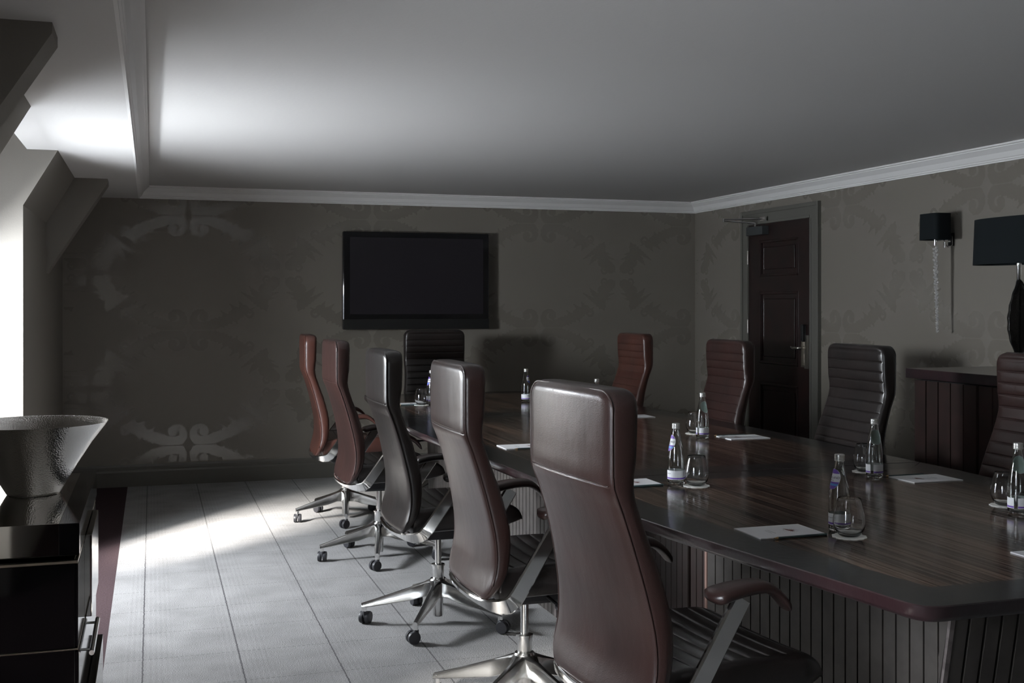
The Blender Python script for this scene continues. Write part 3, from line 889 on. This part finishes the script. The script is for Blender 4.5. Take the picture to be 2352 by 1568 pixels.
# ================================================================ TABLE (three sections)
LE = [(2.06, 1.600), (3.18, 1.437), (4.15, 1.385), (5.0, 1.345), (5.94, 1.310), (7.0, 1.36), (8.16, 1.469)]
RE = [(2.06, 2.86), (3.0, 2.98), (3.64, 3.055), (4.1, 3.065), (4.85, 3.08), (5.94, 3.06), (7.0, 3.00), (8.16, 2.90)]
TT, TBm = 0.74, 0.703
def table_section(y0, y1, label, cn, cf):
    root = empty('conference_table', ((2.2), (y0 + y1) / 2, 0)); tag(root, label, 'table', 'sections of the boardroom table')
    ox, oy = 2.2, (y0 + y1) / 2
    def outline(ins):
        a, b = y0 + ins + (0.002 if not ins else 0), y1 - ins - (0.002 if not ins else 0)
        n = 10
        L = [(interp(LE, a + (b - a) * i / n) + ins * 1.02, a + (b - a) * i / n) for i in range(n + 1)]
        Rr = [(interp(RE, b - (b - a) * i / n) - ins * 1.02, b - (b - a) * i / n) for i in range(n + 1)]
        pts = []
        def corner(p, q, s, rad):
            # p corner, q prev dir pt, s next dir pt -> rounded
            P, Q, S = Vector(p), Vector(q), Vector(s)
            d1 = (Q - P).normalized(); d2 = (S - P).normalized()
            A, B = P + d1 * rad, P + d2 * rad
            return [tuple((1 - t) ** 2 * A + 2 * t * (1 - t) * P + t * t * B) for t in [i / 8 for i in range(9)]]
        rad = lambda c: (0.06 if c and not ins else 0.0005)
        pts += corner(L[0], Rr[-1], L[1], rad(cn))
        pts += L[1:-1]
        pts += corner(L[-1], L[-2], Rr[0], rad(cf))
        pts += Rr[1:-1]
        pts[len(pts):] = []
        res = corner(Rr[0], L[-1], Rr[1], rad(cf))
        pts2 = corner(L[0], Rr[-1], L[1], rad(cn)) + L[1:-1] + corner(L[-1], L[-2], Rr[0], rad(cf)) + res + Rr[1:-1] + corner(Rr[-1], Rr[-2], L[0], rad(cn))
        return [(x - ox, y - oy) for x, y in pts2]
    o0 = outline(0.0); 
    bm = bmesh.new()
    k = len(o0)
    def shrink(pts, d):
        out = []
        for i in range(len(pts)):
            p = Vector(pts[i]); a = Vector(pts[i - 1]); b = Vector(pts[(i + 1) % len(pts)])
            t = (b - a)
            if t.length < 1e-9: out.append(tuple(p)); continue
            t.normalize(); nn = Vector((-t.y, t.x))
            # inside is to the right for clockwise order
            c = -p
            if nn.dot(c) < 0: nn = -nn
            out.append(tuple(p + nn * d))
        return out
    s1 = shrink(o0, 0.0025)
    s2 = shrink(o0, 0.010)
    r0 = [bm.verts.new((x, y, TBm)) for x, y in s2]
    r1 = [bm.verts.new((x, y, TBm + .006)) for x, y in s1]
    r1b = [bm.verts.new((x, y, TBm + .012)) for x, y in o0]
    r2 = [bm.verts.new((x, y, TT - .0025)) for x, y in o0]
    r3 = [bm.verts.new((x, y, TT)) for x, y in s1]
    inn = outline(0.15)
    r4 = [bm.verts.new((x, y, TT)) for x, y in inn]
    for A, B, mi in ((r0, r1, 2), (r1, r1b, 2), (r1b, r2, 2), (r2, r3, 2), (r3, r4, 1)):
        for i in range(k):
            f = bm.faces.new((A[i], A[(i + 1) % k], B[(i + 1) % k], B[i])); f.material_index = mi
    f = bm.faces.new(r4); f.material_index = 0
    f = bm.faces.new(r0[::-1]); f.material_index = 2
    link('tabletop', bm, ['veneer', 'border', 'edge'], root, smooth=True, angle=35)
    return root, ox, oy
def slat_face(bm, P0, P1, zt, zb, kick, groove=0.006, pitch=0.05, proud=0.008):
    """vertical boards along P0->P1 ; kick = inward offset at the bottom; outward normal = right of direction"""
    P0, P1 = Vector(P0), Vector(P1)
    d = P1 - P0; L = d.length; d.normalize(); nrm = Vector((d.y, -d.x))
    n = max(1, int(round(L / pitch)))
    p = L / n
    for i in range(n):
        a, b = i * p + groove / 2, (i + 1) * p - groove / 2
        vs = []
        for z, kk in ((zb, kick), (zt, 0)):
            for t, off in ((a, 0), (a + .002, proud), (b - .002, proud), (b, 0)):
                q = P0 + d * t + nrm * (off - kk)
                vs.append(bm.verts.new((q.x, q.y, z)))
        for j in range(3): bm.faces.new((vs[j], vs[j + 1], vs[4 + j + 1], vs[4 + j]))
        bm.faces.new((vs[0], vs[1], vs[2], vs[3])); bm.faces.new((vs[7], vs[6], vs[5], vs[4]))
def slat_side(bm, x0, yfar, x1, ynear, zt, zb, kick_near, kick_far, sgn, groove=0.006, pitch=0.05, proud=0.008):
    """boards on a long side; ends slope inwards towards the floor by the kicks; sgn = outward x"""
    L = yfar - ynear
    n = max(1, int(round(L / pitch))); p = L / n
    for i in range(n):
        a, b = ynear + i * p + groove / 2, ynear + (i + 1) * p - groove / 2
        poly = [(a, zb), (b, zb), (b, zt), (a, zt)]
        for k, near in ((kick_near, True), (kick_far, False)):
            if not k: continue
            def side(q):
                lim = (ynear + k * (zt - q[1]) / (zt - zb)) if near else (yfar - k * (zt - q[1]) / (zt - zb))
                return (q[0] - lim) if near else (lim - q[0])
            out = []
            for j in range(len(poly)):
                A, B = poly[j], poly[(j + 1) % len(poly)]
                sa, sb_ = side(A), side(B)
                if sa >= 0: out.append(A)
                if (sa > 0 > sb_) or (sa < 0 < sb_):
                    t = sa / (sa - sb_); out.append((A[0] + (B[0] - A[0]) * t, A[1] + (B[1] - A[1]) * t))
            poly = out
            if len(poly) < 3: break
        if len(poly) < 3: continue
        def X(y): return x1 + (x0 - x1) * (y - ynear) / L
        A = [bm.verts.new((X(y), y, z)) for y, z in poly]
        B = [bm.verts.new((X(y) + sgn * proud, y, z)) for y, z in poly]
        bm.faces.new(B)
        for j in range(len(poly)): bm.faces.new((A[j], A[(j + 1) % len(poly)], B[(j + 1) % len(poly)], B[j]))
def pedestal(root, ox, oy, xl0, xl1, xr, ya, yb, kn, kf):
    """xl0: left x at ya, xl1: left x at yb"""
    bm = bmesh.new()
    zt, zb = TBm, 0.0
    c = [(xl0, ya), (xl1, yb), (xr, yb), (xr, ya)]
    top = [bm.verts.new((x - ox, y - oy, zt)) for x, y in c]
    cb = [(xl0, ya + kn), (xl1 + (xl0 - xl1) * kf / (yb - ya), yb - kf), (xr, yb - kf), (xr, ya + kn)]
    bot = [bm.verts.new((x - ox, y - oy, zb)) for x, y in cb]
    for i in range(4): bm.faces.new((top[i], top[(i + 1) % 4], bot[(i + 1) % 4], bot[i]))
    bm.faces.new(top); bm.faces.new(bot[::-1])
    body = link('pedestal', bm, 'groove', root)
    bm = bmesh.new()
    slat_side(bm, xl1 - ox, yb - oy, xl0 - ox, ya - oy, zt, zb, kn, kf, -1)
    slat_side(bm, xr - ox, yb - oy, xr - ox, ya - oy, zt, zb, kn, kf, 1)
    slat_face(bm, (xl0 - ox, ya - oy), (xr - ox, ya - oy), zt, zb, -(-kn))
    slat_face(bm, (xr - ox, yb - oy), (xl1 - ox, yb - oy), zt, zb, kf)
    link('slatted_cladding', bm, 'slat', body)
    for (x, s_) in ((xl0, -1), (xr, 1)):
        bm = bmesh.new()
        q = [(ya - .010, zt), (ya + .018, zt), (ya + kn + .018, zb), (ya + kn - .010, zb)]
        A = [bm.verts.new((x + s_ * .0095 - ox, y - oy, z)) for y, z in q]; B = [bm.verts.new((x - s_ * .004 - ox, y - oy, z)) for y, z in q]
        bm.faces.new(A); bm.faces.new(B[::-1])
        for j in range(4): bm.faces.new((A[j], A[(j + 1) % 4], B[(j + 1) % 4], B[j]))
        link('corner_board', bm, 'corner', body)
    if kf == 0:
        bm = bmesh.new(); box(bm, xl1 - .010 - ox, yb - oy, 0.0, xl1 + .03 - ox, yb + .014 - oy, zt); link('end_batten', bm, 'slat_edge', body)
    return body
def modesty(root, ox, oy, x, y0, y1):
    bm = bmesh.new(); box(bm, x - ox, y0 - oy, 0.08, x + .02 - ox, y1 - oy, TBm)
    slat_face(bm, (x - ox, y1 - oy), (x - ox, y0 - oy), TBm, 0.08, 0, proud=.004, groove=.003)
    link('modesty_panel', bm, 'slat_red', root)
r1, ox, oy = table_section(2.06, 3.98, 'nearest section of the striped wood table, its black bordered corner at lower right', True, False)
pedestal(r1, ox, oy, 1.90, 1.80, 2.55, 2.33, 3.44, 0.13, 0.0); modesty(r1, ox, oy, 2.0, 3.46, 3.97)
r2, ox, oy = table_section(3.98, 6.43, 'middle section of the striped wood table between two dark cross bands', False, False)
pedestal(r2, ox, oy, 1.73, 1.71, 2.65, 4.75, 6.0, 0.0, 0.0); modesty(r2, ox, oy, 2.0, 3.99, 4.74)
r3, ox, oy = table_section(6.43, 8.16, 'far section of the striped wood table in front of the head chair', False, True)
pedestal(r3, ox, oy, 1.80, 1.85, 2.5, 6.9, 7.75, 0.0, 0.10)

# ================================================================ TABLE SETTINGS
BP = [(0.0, 0.003), (0.022, 0.003), (0.0245, 0.0), (0.0290, 0.002), (0.0310, 0.008), (0.0312, 0.060), (0.0308, 0.090), (0.0285, 0.115), (0.0245, 0.140), (0.0190, 0.168), (0.0150, 0.188), (0.0128, 0.200), (0.0122, 0.206), (0.0138, 0.209), (0.0138, 0.213), (0.0115, 0.215), (0.0, 0.2155)]
RAD = [(z, r) for r, z in BP[4:12]]
def brad(z): return interp(RAD, z)
def wrap(bm, verts, faces, a0, z0, off, mi, slant=0.0):
    """flat verts (u right, v up in metres) wrapped round the bottle with centre angle a0 and height z0"""
    vs = []
    for p in verts:
        z = z0 + p[1]
        r = brad(z) + off
        a = a0 + p[0] / r
        vs.append(bm.verts.new((r * math.cos(a), r * math.sin(a), z)))
    for f in faces:
        try:
            ff = bm.faces.new([vs[i] for i in f]); ff.material_index = mi
        except ValueError: pass
def ellipse_patch(bm, a, b, a0, z0, off, mi, vmin=-1, vmax=1, n=26):
    verts, faces = [], []
    rows = 14
    for i in range(rows + 1):
        v = vmin + (vmax - vmin) * i / rows
        hw = a * math.sqrt(max(0.0, 1 - v * v))
        for j in range(n + 1):
            verts.append((hw * (-1 + 2 * j / n), b * v))
    for i in range(rows):
        for j in range(n):
            p = i * (n + 1) + j
            faces.append((p, p + 1, p + n + 2, p + n + 1))
    wrap(bm, verts, faces, a0, z0, off, mi)
def make_bottle():
    root = empty('water_bottle')
    bm = bmesh.new(); lathe(bm, BP[:-1] + [(0.0105, 0.2150), (0.0102, 0.206), (0.0108, 0.200), (0.0130, 0.188), (0.0170, 0.168), (0.0225, 0.140), (0.0265, 0.115), (0.0288, 0.090), (0.0292, 0.060), (0.0290, 0.012), (0.0265, 0.008), (0.0, 0.010)], 40, cap=False); link('bottle_glass', bm, 'water_glass', root, smooth=True, angle=60)
    bm = bmesh.new(); lathe(bm, [(0.0, 0.2235), (0.0125, 0.2235), (0.0148, 0.222), (0.0150, 0.2155), (0.0143, 0.2145), (0.0150, 0.2135), (0.0150, 0.2085), (0.0142, 0.2075), (0.0148, 0.2065), (0.0148, 0.2045), (0.0128, 0.204)], 32, cap=False)
    link('screw_cap', bm, 'cap', root, smooth=True, angle=30)
    # shoulder label: tilted oval, facing local +x
    bm = bmesh.new()
    ellipse_patch(bm, 0.026, 0.030, 0, 0.152, 0.0006, 0)
    ellipse_patch(bm, 0.0255, 0.0295, 0, 0.152, 0.0009, 1, -0.98, -0.25)
    ellipse_patch(bm, 0.0255, 0.0295, 0, 0.152, 0.0011, 2, -0.62, -0.42)
    ellipse_patch(bm, 0.0255, 0.0295, 0, 0.152, 0.0009, 1, 0.55, 0.98)
    ellipse_patch(bm, 0.0255, 0.0290, 0, 0.152, 0.0003, 4)
    v, f = text_mesh('HIGHLAND', 0.0098); wrap(bm, v, f, 0, 0.1565, 0.0013, 3)
    v, f = text_mesh('SPRING', 0.0050); wrap(bm, v, f, 0, 0.1487, 0.0013, 3)
    me_mats = ['label_w', 'label_p', 'label_b', 'label_k', 'label_back']
    link('shoulder_label', bm, me_mats, root)
    bm = bmesh.new()
    n = 26
    verts = []; faces = []
    for i, z in enumerate((0, .010, .022, .033)):
        for j in range(n + 1): verts.append((-0.094 + 0.188 * j / n, z))
    for i in range(3):
        for j in range(n):
            p = i * (n + 1) + j; faces.append((p, p + 1, p + n + 2, p + n + 1))
    wrap(bm, verts, faces, 0, 0.020, 0.0006, 0)
    stripe = [(-.094 + .188 * j / n, z) for z in (0.002, 0.0075) for j in range(n + 1)]
    sf = [(j, j + 1, n + 2 + j, n + 1 + j) for j in range(n)]
    wrap(bm, stripe, sf, 0, 0.020, 0.0009, 1)
    v, f = text_mesh('SPRING WATER', 0.0055); wrap(bm, v, f, 0, 0.041, 0.0010, 3)
    link('base_label', bm, me_mats, root)
    return root
def make_glass():
    root = empty('water_glass')
    bm = bmesh.new()
    outer = [(0.0, 0.0), (0.024, 0.0), (0.030, 0.003), (0.040, 0.018), (0.0455, 0.036), (0.0450, 0.052), (0.0405, 0.075), (0.0345, 0.098), (0.0325, 0.107)]
    inner = [(0.0318, 0.1075), (0.0335, 0.098), (0.0395, 0.075), (0.0440, 0.052), (0.0444, 0.036), (0.0385, 0.019), (0.028, 0.0075), (0.0, 0.006)]
    lathe(bm, outer + inner, 40, cap=False)
    link('bowl', bm, 'glass', root, smooth=True, angle=50)
    return root
def make_coaster():
    bm = bmesh.new()
    n = 96
    def ring(r, z, sc_=0.0): return [bm.verts.new(((r + sc_ * abs(math.sin(12 * PI * i / n))) * math.cos(2 * PI * i / n), (r + sc_ * abs(math.sin(12 * PI * i / n))) * math.sin(2 * PI * i / n), z)) for i in range(n)]
    rs = [ring(0.001, 0), ring(0.045, 0, .004), ring(0.045, 0.0018, .004), ring(0.040, 0.0022), ring(0.036, 0.0015), ring(0.001, 0.0015)]
    bridge(bm, rs)
    return link('paper_coaster', bm, 'doily')
def make_pad():
    """portrait pad: local +y is the top of the page, 0.155 x 0.215"""
    root = empty('notepad')
    bm = bmesh.new(); box(bm, -.0775, -.1075, 0, .0775, .1075, .003); link('pages', bm, 'paper_white', root)
    bm = bmesh.new()
    z = 0.0033
    # bird emblem: long tailed game bird in flight, with a ring of tiny marks
    bird = [(-.030, .026), (-.012, .034), (-.006, .044), (.004, .050), (.002, .041), (.012, .043), (.008, .036), (.020, .035), (.012, .030), (.004, .027), (-.004, .025)]
    bm.faces.new([bm.verts.new((x, y, z)) for x, y in bird])
    for i in range(20):
        a = R(100 + 300 * i / 20)
        cx, cy = .000 + .022 * math.cos(a), .036 + .022 * math.sin(a)
        q = [(-.0016, -.0006), (.0016, -.0006), (.0016, .0006), (-.0016, .0006)]
        bm.faces.new([bm.verts.new((cx + u * math.cos(a) - v * math.sin(a), cy + u * math.sin(a) + v * math.cos(a), z)) for u, v in q])
    link('bird_emblem', bm, 'ink_red', root)
    bm = bmesh.new()
    for y0, wl in ((-.030, .046), (-.040, .036)):
        x = -wl / 2
        while x < wl / 2:
            l = random.uniform(.002, .005); h = random.choice((.0018, .0024))
            bm.faces.new([bm.verts.new(p) for p in ((x, y0, z), (x + l, y0, z), (x + l, y0 + h, z), (x, y0 + h, z))]); x += l + .0012
    link('printed_lines', bm, 'ink_grey', root)
    return root
def make_pencil():
    root = empty('pencil')
    bm = bmesh.new()
    r = .0038
    n = 6
    rs = [[bm.verts.new((t, r * math.cos(PI / 3 * j + PI / 6), r + r * math.sin(PI / 3 * j + PI / 6) * .87 - .0005)) for j in range(n)] for t in (-.0875, .0725)]
    bridge(bm, rs); link('barrel', bm, 'pencil', root)
    bm = bmesh.new()
    rs = [[bm.verts.new((t, q * math.cos(2 * PI * j / 10), r - .0003 + q * math.sin(2 * PI * j / 10))) for j in range(10)] for t, q in ((.0720, .0034), (.0840, .0012))]
    bridge(bm, rs); link('sharpened_tip', bm, 'wood_tip', root)
    bm = bmesh.new()
    rs = [[bm.verts.new((t, q * math.cos(2 * PI * j / 8), r - .0003 + q * math.sin(2 * PI * j / 8))) for j in range(8)] for t, q in ((.0838, .0012), (.0875, .0003))]
    bridge(bm, rs); link('lead', bm, 'lead', root)
    return root
PROTO = {}
def put(kind, maker, x, y, rz, label, cat, group, z=TT):
    if kind not in PROTO: o = maker(); PROTO[kind] = o
    else: o = copy_tree(PROTO[kind])
    o.location = (x, y, z + 0.0003); o.rotation_euler = (0, 0, R(rz))
    tag(o, label, cat, group)
    return o
bottles = [(1.908, 2.839, 176, 'bottle of water behind the nearest glass, purple oval label turned to the camera'),
           (1.832, 3.759, 172, 'bottle of water with a glowing white label, beside the nearest chair'),
           (1.76, 7.27, 180, 'bottle of water almost hidden by the chair backs at far left of the table'),
           (2.407, 7.23, -30, 'bottle of water standing farthest away near the head of the table'),
           (2.48, 6.14, 0, 'bottle of water of which only the neck shows over the nearest chair'),
           (2.585, 5.01, 22, 'bottle of water before the chair that stands at the door'),
           (2.62, 3.67, 38, 'bottle of water on the right side of the table, pencil and pad beside it'),
           (2.60, 2.90, 36, 'bottle of water cut off at the right edge')]
for x, y, a, lab in bottles: put('bottle', make_bottle, x, y, a, lab, 'bottle', 'water bottles on the table')
glasses = [(1.887, 2.760, 'nearest empty stemless glass, large in front of a bottle'), (1.885, 3.700, 'empty stemless glass right of the glowing bottle near the nearest chair'),
           (1.68, 7.21, 'small far stemless glass between the chair backs at left'), (2.640, 5.20, 'stemless glass half behind the bottle near the door chair'),
           (2.675, 3.81, 'stemless glass half behind the middle right bottle'), (2.664, 3.03, 'stemless glass at the right edge beside a cut off bottle')]
COAST = ['nearest and largest water glass', 'glass right of the glowing bottle', 'small glass far left between chair backs', 'glass by the door chair bottle', 'glass left of the middle right bottle', 'glass at the right edge']
for i, (x, y, lab) in enumerate(glasses):
    put('coaster', make_coaster, x, y, 7 * i, 'white scalloped paper coaster under the ' + COAST[i], 'coaster', 'paper coasters')
    put('glass', make_glass, x, y, 0, lab, 'glass', 'stemless glasses on the table', TT + 0.0022)
pads = [(1.733, 2.876, -90, 'nearest white notepad with a red bird emblem, at the black table border'),
        (1.670, 3.825, -90, 'notepad partly hidden by the nearest chair, left of the glowing bottle'),
        (1.640, 4.960, -90, 'notepad showing between the two nearest chair backs'),
        (1.600, 7.30, -90, 'farthest notepad, a thin white sliver at the left end of the table'),
        (2.690, 6.09, 90, 'small notepad sliver before the lit reddish chair right of centre'),
        (2.790, 4.975, 90, 'notepad in front of the chair at the door'),
        (2.785, 3.585, 90, 'notepad before the shaded creased chair, right of a bottle'),
        (2.248, 2.342, 0, 'notepad of which one corner shows at the right edge')]
PEN = ['nearest notepad', 'notepad beside the glowing bottle', 'notepad between the two nearest chair backs', 'farthest notepad at left', '', 'notepad by the door chair', 'notepad before the shaded creased chair', '']
for i, (x, y, a, lab) in enumerate(pads):
    put('pad', make_pad, x, y, a, lab, 'notepad', 'notepads on the table')
    if i in (0, 1, 2, 3):
        dx, dy, pr = (0.015, -0.083, 180 + 1.5)
        put('pencil', make_pencil, x + dx, y + dy, pr, 'dark green pencil along the front of the ' + PEN[i], 'pencil', 'pencils beside the notepads')
    elif i in (5, 6):
        put('pencil', make_pencil, x - 0.03, y + 0.086, 180 if i == 6 else 180, 'dark green pencil behind the ' + PEN[i], 'pencil', 'pencils beside the notepads')

# ================================================================ SIDEBOARD AND LAMPS (right)
SX, SY0, SY1, SZ = 3.94, 2.6, 5.24, 1.05
sb = empty('sideboard', ((SX + XR) / 2, (SY0 + SY1) / 2, 0)); tag(sb, 'mahogany slatted sideboard against the right wall under the black lamp', 'sideboard')
cx, cy = (SX + XR) / 2, (SY0 + SY1) / 2
bm = bmesh.new(); box(bm, SX - cx, SY0 - cy, SZ - .052, XR - .024 - cx, SY1 - cy, SZ, bev=.003); link('worktop', bm, 'edge', sb)
bm = bmesh.new(); box(bm, SX + .04 - cx, SY0 + .02 - cy, 0, XR - .03 - cx, SY1 - .045 - cy, SZ - .06); link('carcass', bm, 'groove', sb)
yy = SY1 - .045
for wd_ in (0.50, 0.62, 0.62, 0.50):
    y1 = yy; y0 = yy - wd_
    bm = bmesh.new()
    slat_face(bm, (SX + .035 - cx, y1 - cy), (SX + .035 - cx, y0 + .012 - cy), SZ - .062, 0.05, 0, pitch=0.094, groove=.004, proud=.012)
    link('slatted_door', bm, 'slat_red', sb)
    yy = y0
# table lamp with leaf body
lp = empty('table_lamp', (4.30, 4.79, SZ)); tag(lp, 'table lamp with wide black shade and dark leaf shaped body on the sideboard', 'lamp')
bm = bmesh.new()
def oval(rx_, ry_, z, p=2.6, n=64):
    out = []
    for i in range(n):
        a = 2 * PI * i / n; c, s = math.cos(a), math.sin(a)
        out.append((rx_ * abs(c) ** (2 / p) * (1 if c > 0 else -1), ry_ * abs(s) ** (2 / p) * (1 if s > 0 else -1), z))
    return out
rr = [[bm.verts.new(p) for p in oval(rx_, ry_, z)] for rx_, ry_, z in ((.122, .283, .562), (.127, .290, .560), (.120, .280, .802), (.115, .275, .802))]
bridge(bm, rr, caps=False)
for A in (rr,):
    n_ = len(rr[0])
    for j in range(n_): bm.faces.new((rr[0][j], rr[0][(j + 1) % n_], rr[3][(j + 1) % n_], rr[3][j]))
link('lamp_shade', bm, 'shade', lp, smooth=True, angle=50)
bm = bmesh.new(); lathe(bm, [(.008, .475), (.011, .48), (.011, .54), (.014, .55), (.014, .565), (.006, .57), (.006, .62)], 20); link('neck', bm, 'chrome', lp, smooth=True, angle=40)
bm = bmesh.new()
# leaf body: two folded blades with a spine
N = 30
for ang in (R(200), R(-30), R(85)):
    ca, sa = math.cos(ang), math.sin(ang)
    front, back_ = [], []
    for i in range(N + 1):
        t = i / N; z = .075 + .405 * t
        wv = 0.092 * math.sin(PI * t ** 0.85) ** 0.85 + .004 + .003 * math.sin(t * 40)
        th = .010 * math.sin(PI * t) + .002
        front.append([bm.verts.new((ca * wv * u - sa * th * (1 - u) - sa * .010 * math.sin(u * PI), sa * wv * u + ca * th * (1 - u) + ca * .010 * math.sin(u * PI), z)) for u in (0, .25, .5, .75, 1)])
        back_.append([bm.verts.new((ca * wv * u + sa * th * (1 - u) - sa * .010 * math.sin(u * PI) + sa * .003, sa * wv * u - ca * th * (1 - u) + ca * .010 * math.sin(u * PI) - ca * .003, z)) for u in (0, .25, .5, .75, 1)])
    for i in range(N):
        for j in range(4):
            bm.faces.new((front[i][j], front[i][j + 1], front[i + 1][j + 1], front[i + 1][j]))
            bm.faces.new((back_[i][j + 1], back_[i][j], back_[i + 1][j], back_[i + 1][j + 1]))
        bm.faces.new((front[i][4], back_[i][4], back_[i + 1][4], front[i + 1][4]))
link('leaf_body', bm, 'bronze', lp, smooth=True, angle=50)
bm = bmesh.new(); lathe(bm, [(.0, .0), (.075, 0), (.075, .010), (.060, .016), (.012, .022), (.010, .09), (0, .09)], 32, cap=False); link('foot', bm, 'chrome', lp, smooth=True, angle=40)

# wall sconce with crystal drop
sn = empty('wall_sconce', (XR - 0.125, 5.735, 1.79)); tag(sn, 'wall sconce with small black shade and a hanging crystal strand', 'sconce')
bm = bmesh.new()
rr = [[bm.verts.new(p) for p in oval(rx_, ry_, z, 5)] for rx_, ry_, z in ((.060, .082, .004), (.064, .086, 0), (.062, .084, .158), (.058, .080, .158))]
bridge(bm, rr, caps=False)
for j in range(64): bm.faces.new((rr[0][j], rr[0][(j + 1) % 64], rr[3][(j + 1) % 64], rr[3][j]))
link('shade', bm, 'shade', sn, smooth=True, angle=50)
bm = bmesh.new()
lathe(bm, [(.009, -.035), (.009, .06)], 14)
box(bm, 0.0, -.012, -.012, .11, .012, -.004)
lathe(bm, [(.008, -.045), (.008, .02)], 12, .07, 0)
tube(bm, [(.07, 0, -.02), (.08, -.02, -.045), (.10, -.03, -.03), (.108, -.02, .02), (.11, 0, .04)], .0025, 6)
link('bracket', bm, 'chrome', sn, smooth=True, angle=40)
bm = bmesh.new(); box(bm, .108, -.022, -.035, .124, .022, .045, bev=.003); link('backplate', bm, 'bronze', sn)
bm = bmesh.new()
random.seed(7)
z = -.045
i = 0
while z > -.56:
    k = 1 - (-z / .62) * 0.65
    r = random.uniform(.008, .0125) * k + .002
    a = i * 2.4
    c = Vector((math.cos(a) * .010 * k - z * .03, math.sin(a) * .010 * k, z))
    bmesh.ops.create_icosphere(bm, subdivisions=1, radius=r, matrix=Matrix.Translation(c))
    z -= r * 0.8; i += 1
link('crystal_strand', bm, 'crystal', sn)

# ================================================================ CONSOLE WITH BOWL (left)
cs = empty('console_cabinet', (-0.41, 3.82, 0)); tag(cs, 'black lacquer and mirror console cabinet at the lower left', 'cabinet')
def cb(name, x0, y0, z0, x1, y1, z1, mt, par=None, bev=0.0015):
    bm = bmesh.new(); box(bm, x0 + .41, y0 - 3.82, z0, x1 + .41, y1 - 3.82, z1, bev=bev, seg=1); return link(name, bm, mt, par or cs)
X0, X1, Y0, Y1 = -0.640, -0.19, 3.31, 4.33
tp = cb('top', X0, Y0, .712, X1, Y1, .800, 'lacquer')
cb('mirror_inlay', X0, Y0 - .003, .715, X1 - .052, Y1 - .05, .8015, 'mirror_top', tp, 0.0005)
cb('body', X0, Y0 + .01, .0, X1 - .012, Y1 - .004, .700, 'lacquer')
cb('metal_edge', X0, Y0 + .004, .688, X1 - .004, Y1 - .004, .697, 'trim')
cb('metal_edge', X0, Y0 + .004, .450, X1 - .004, Y1 - .004, .455, 'trim')
d0 = cb('drawer', X1 - .012, Y0 + .012, .458, X1 - .004, 3.625, .685, 'lacquer')
d1 = cb('drawer', X1 - .012, 3.63, .458, X1 + .017, 4.06, .705, 'mirror')
d3 = cb('drawer', X1 - .012, 4.065, .458, X1 - .004, Y1 - .01, .685, 'lacquer')
d2 = cb('drawer', X1 - .012, Y0 + .012, .235, X1 - .002, Y1 - .01, .445, 'lacquer')
cb('plinth', X0, Y0 + .02, .0, X1 + .022, Y1 - .02, .215, 'lacquer')
for d_, z_ in ((d2, .357),):
    bm = bmesh.new()
    tube(bm, [(X1 + .41 + .018, y - 3.82, z_) for y in (3.60, 3.98)], .008, 8)
    for y in (3.64, 3.94): tube(bm, [(X1 + .41 - .002, y - 3.82, z_), (X1 + .41 + .018, y - 3.82, z_)], .004, 8)
    link('handle', bm, 'chrome', d_, smooth=True, angle=40)
bw = bmesh.new()
lathe(bw, [(0, .004), (.070, .004), (.076, 0), (.079, .002), (.084, .010), (.130, .090), (.175, .160), (.222, .222), (.226, .225), (.222, .2245), (.172, .160), (.126, .092), (.080, .016), (.07, .009), (0, .009)], 96, cap=False)
bo = link('hammered_bowl', bw, 'hammered', smooth=True, angle=60); bo.location = (-.357, 3.86, .802)
tag(bo, 'wide flared hammered steel bowl standing on the console', 'bowl')
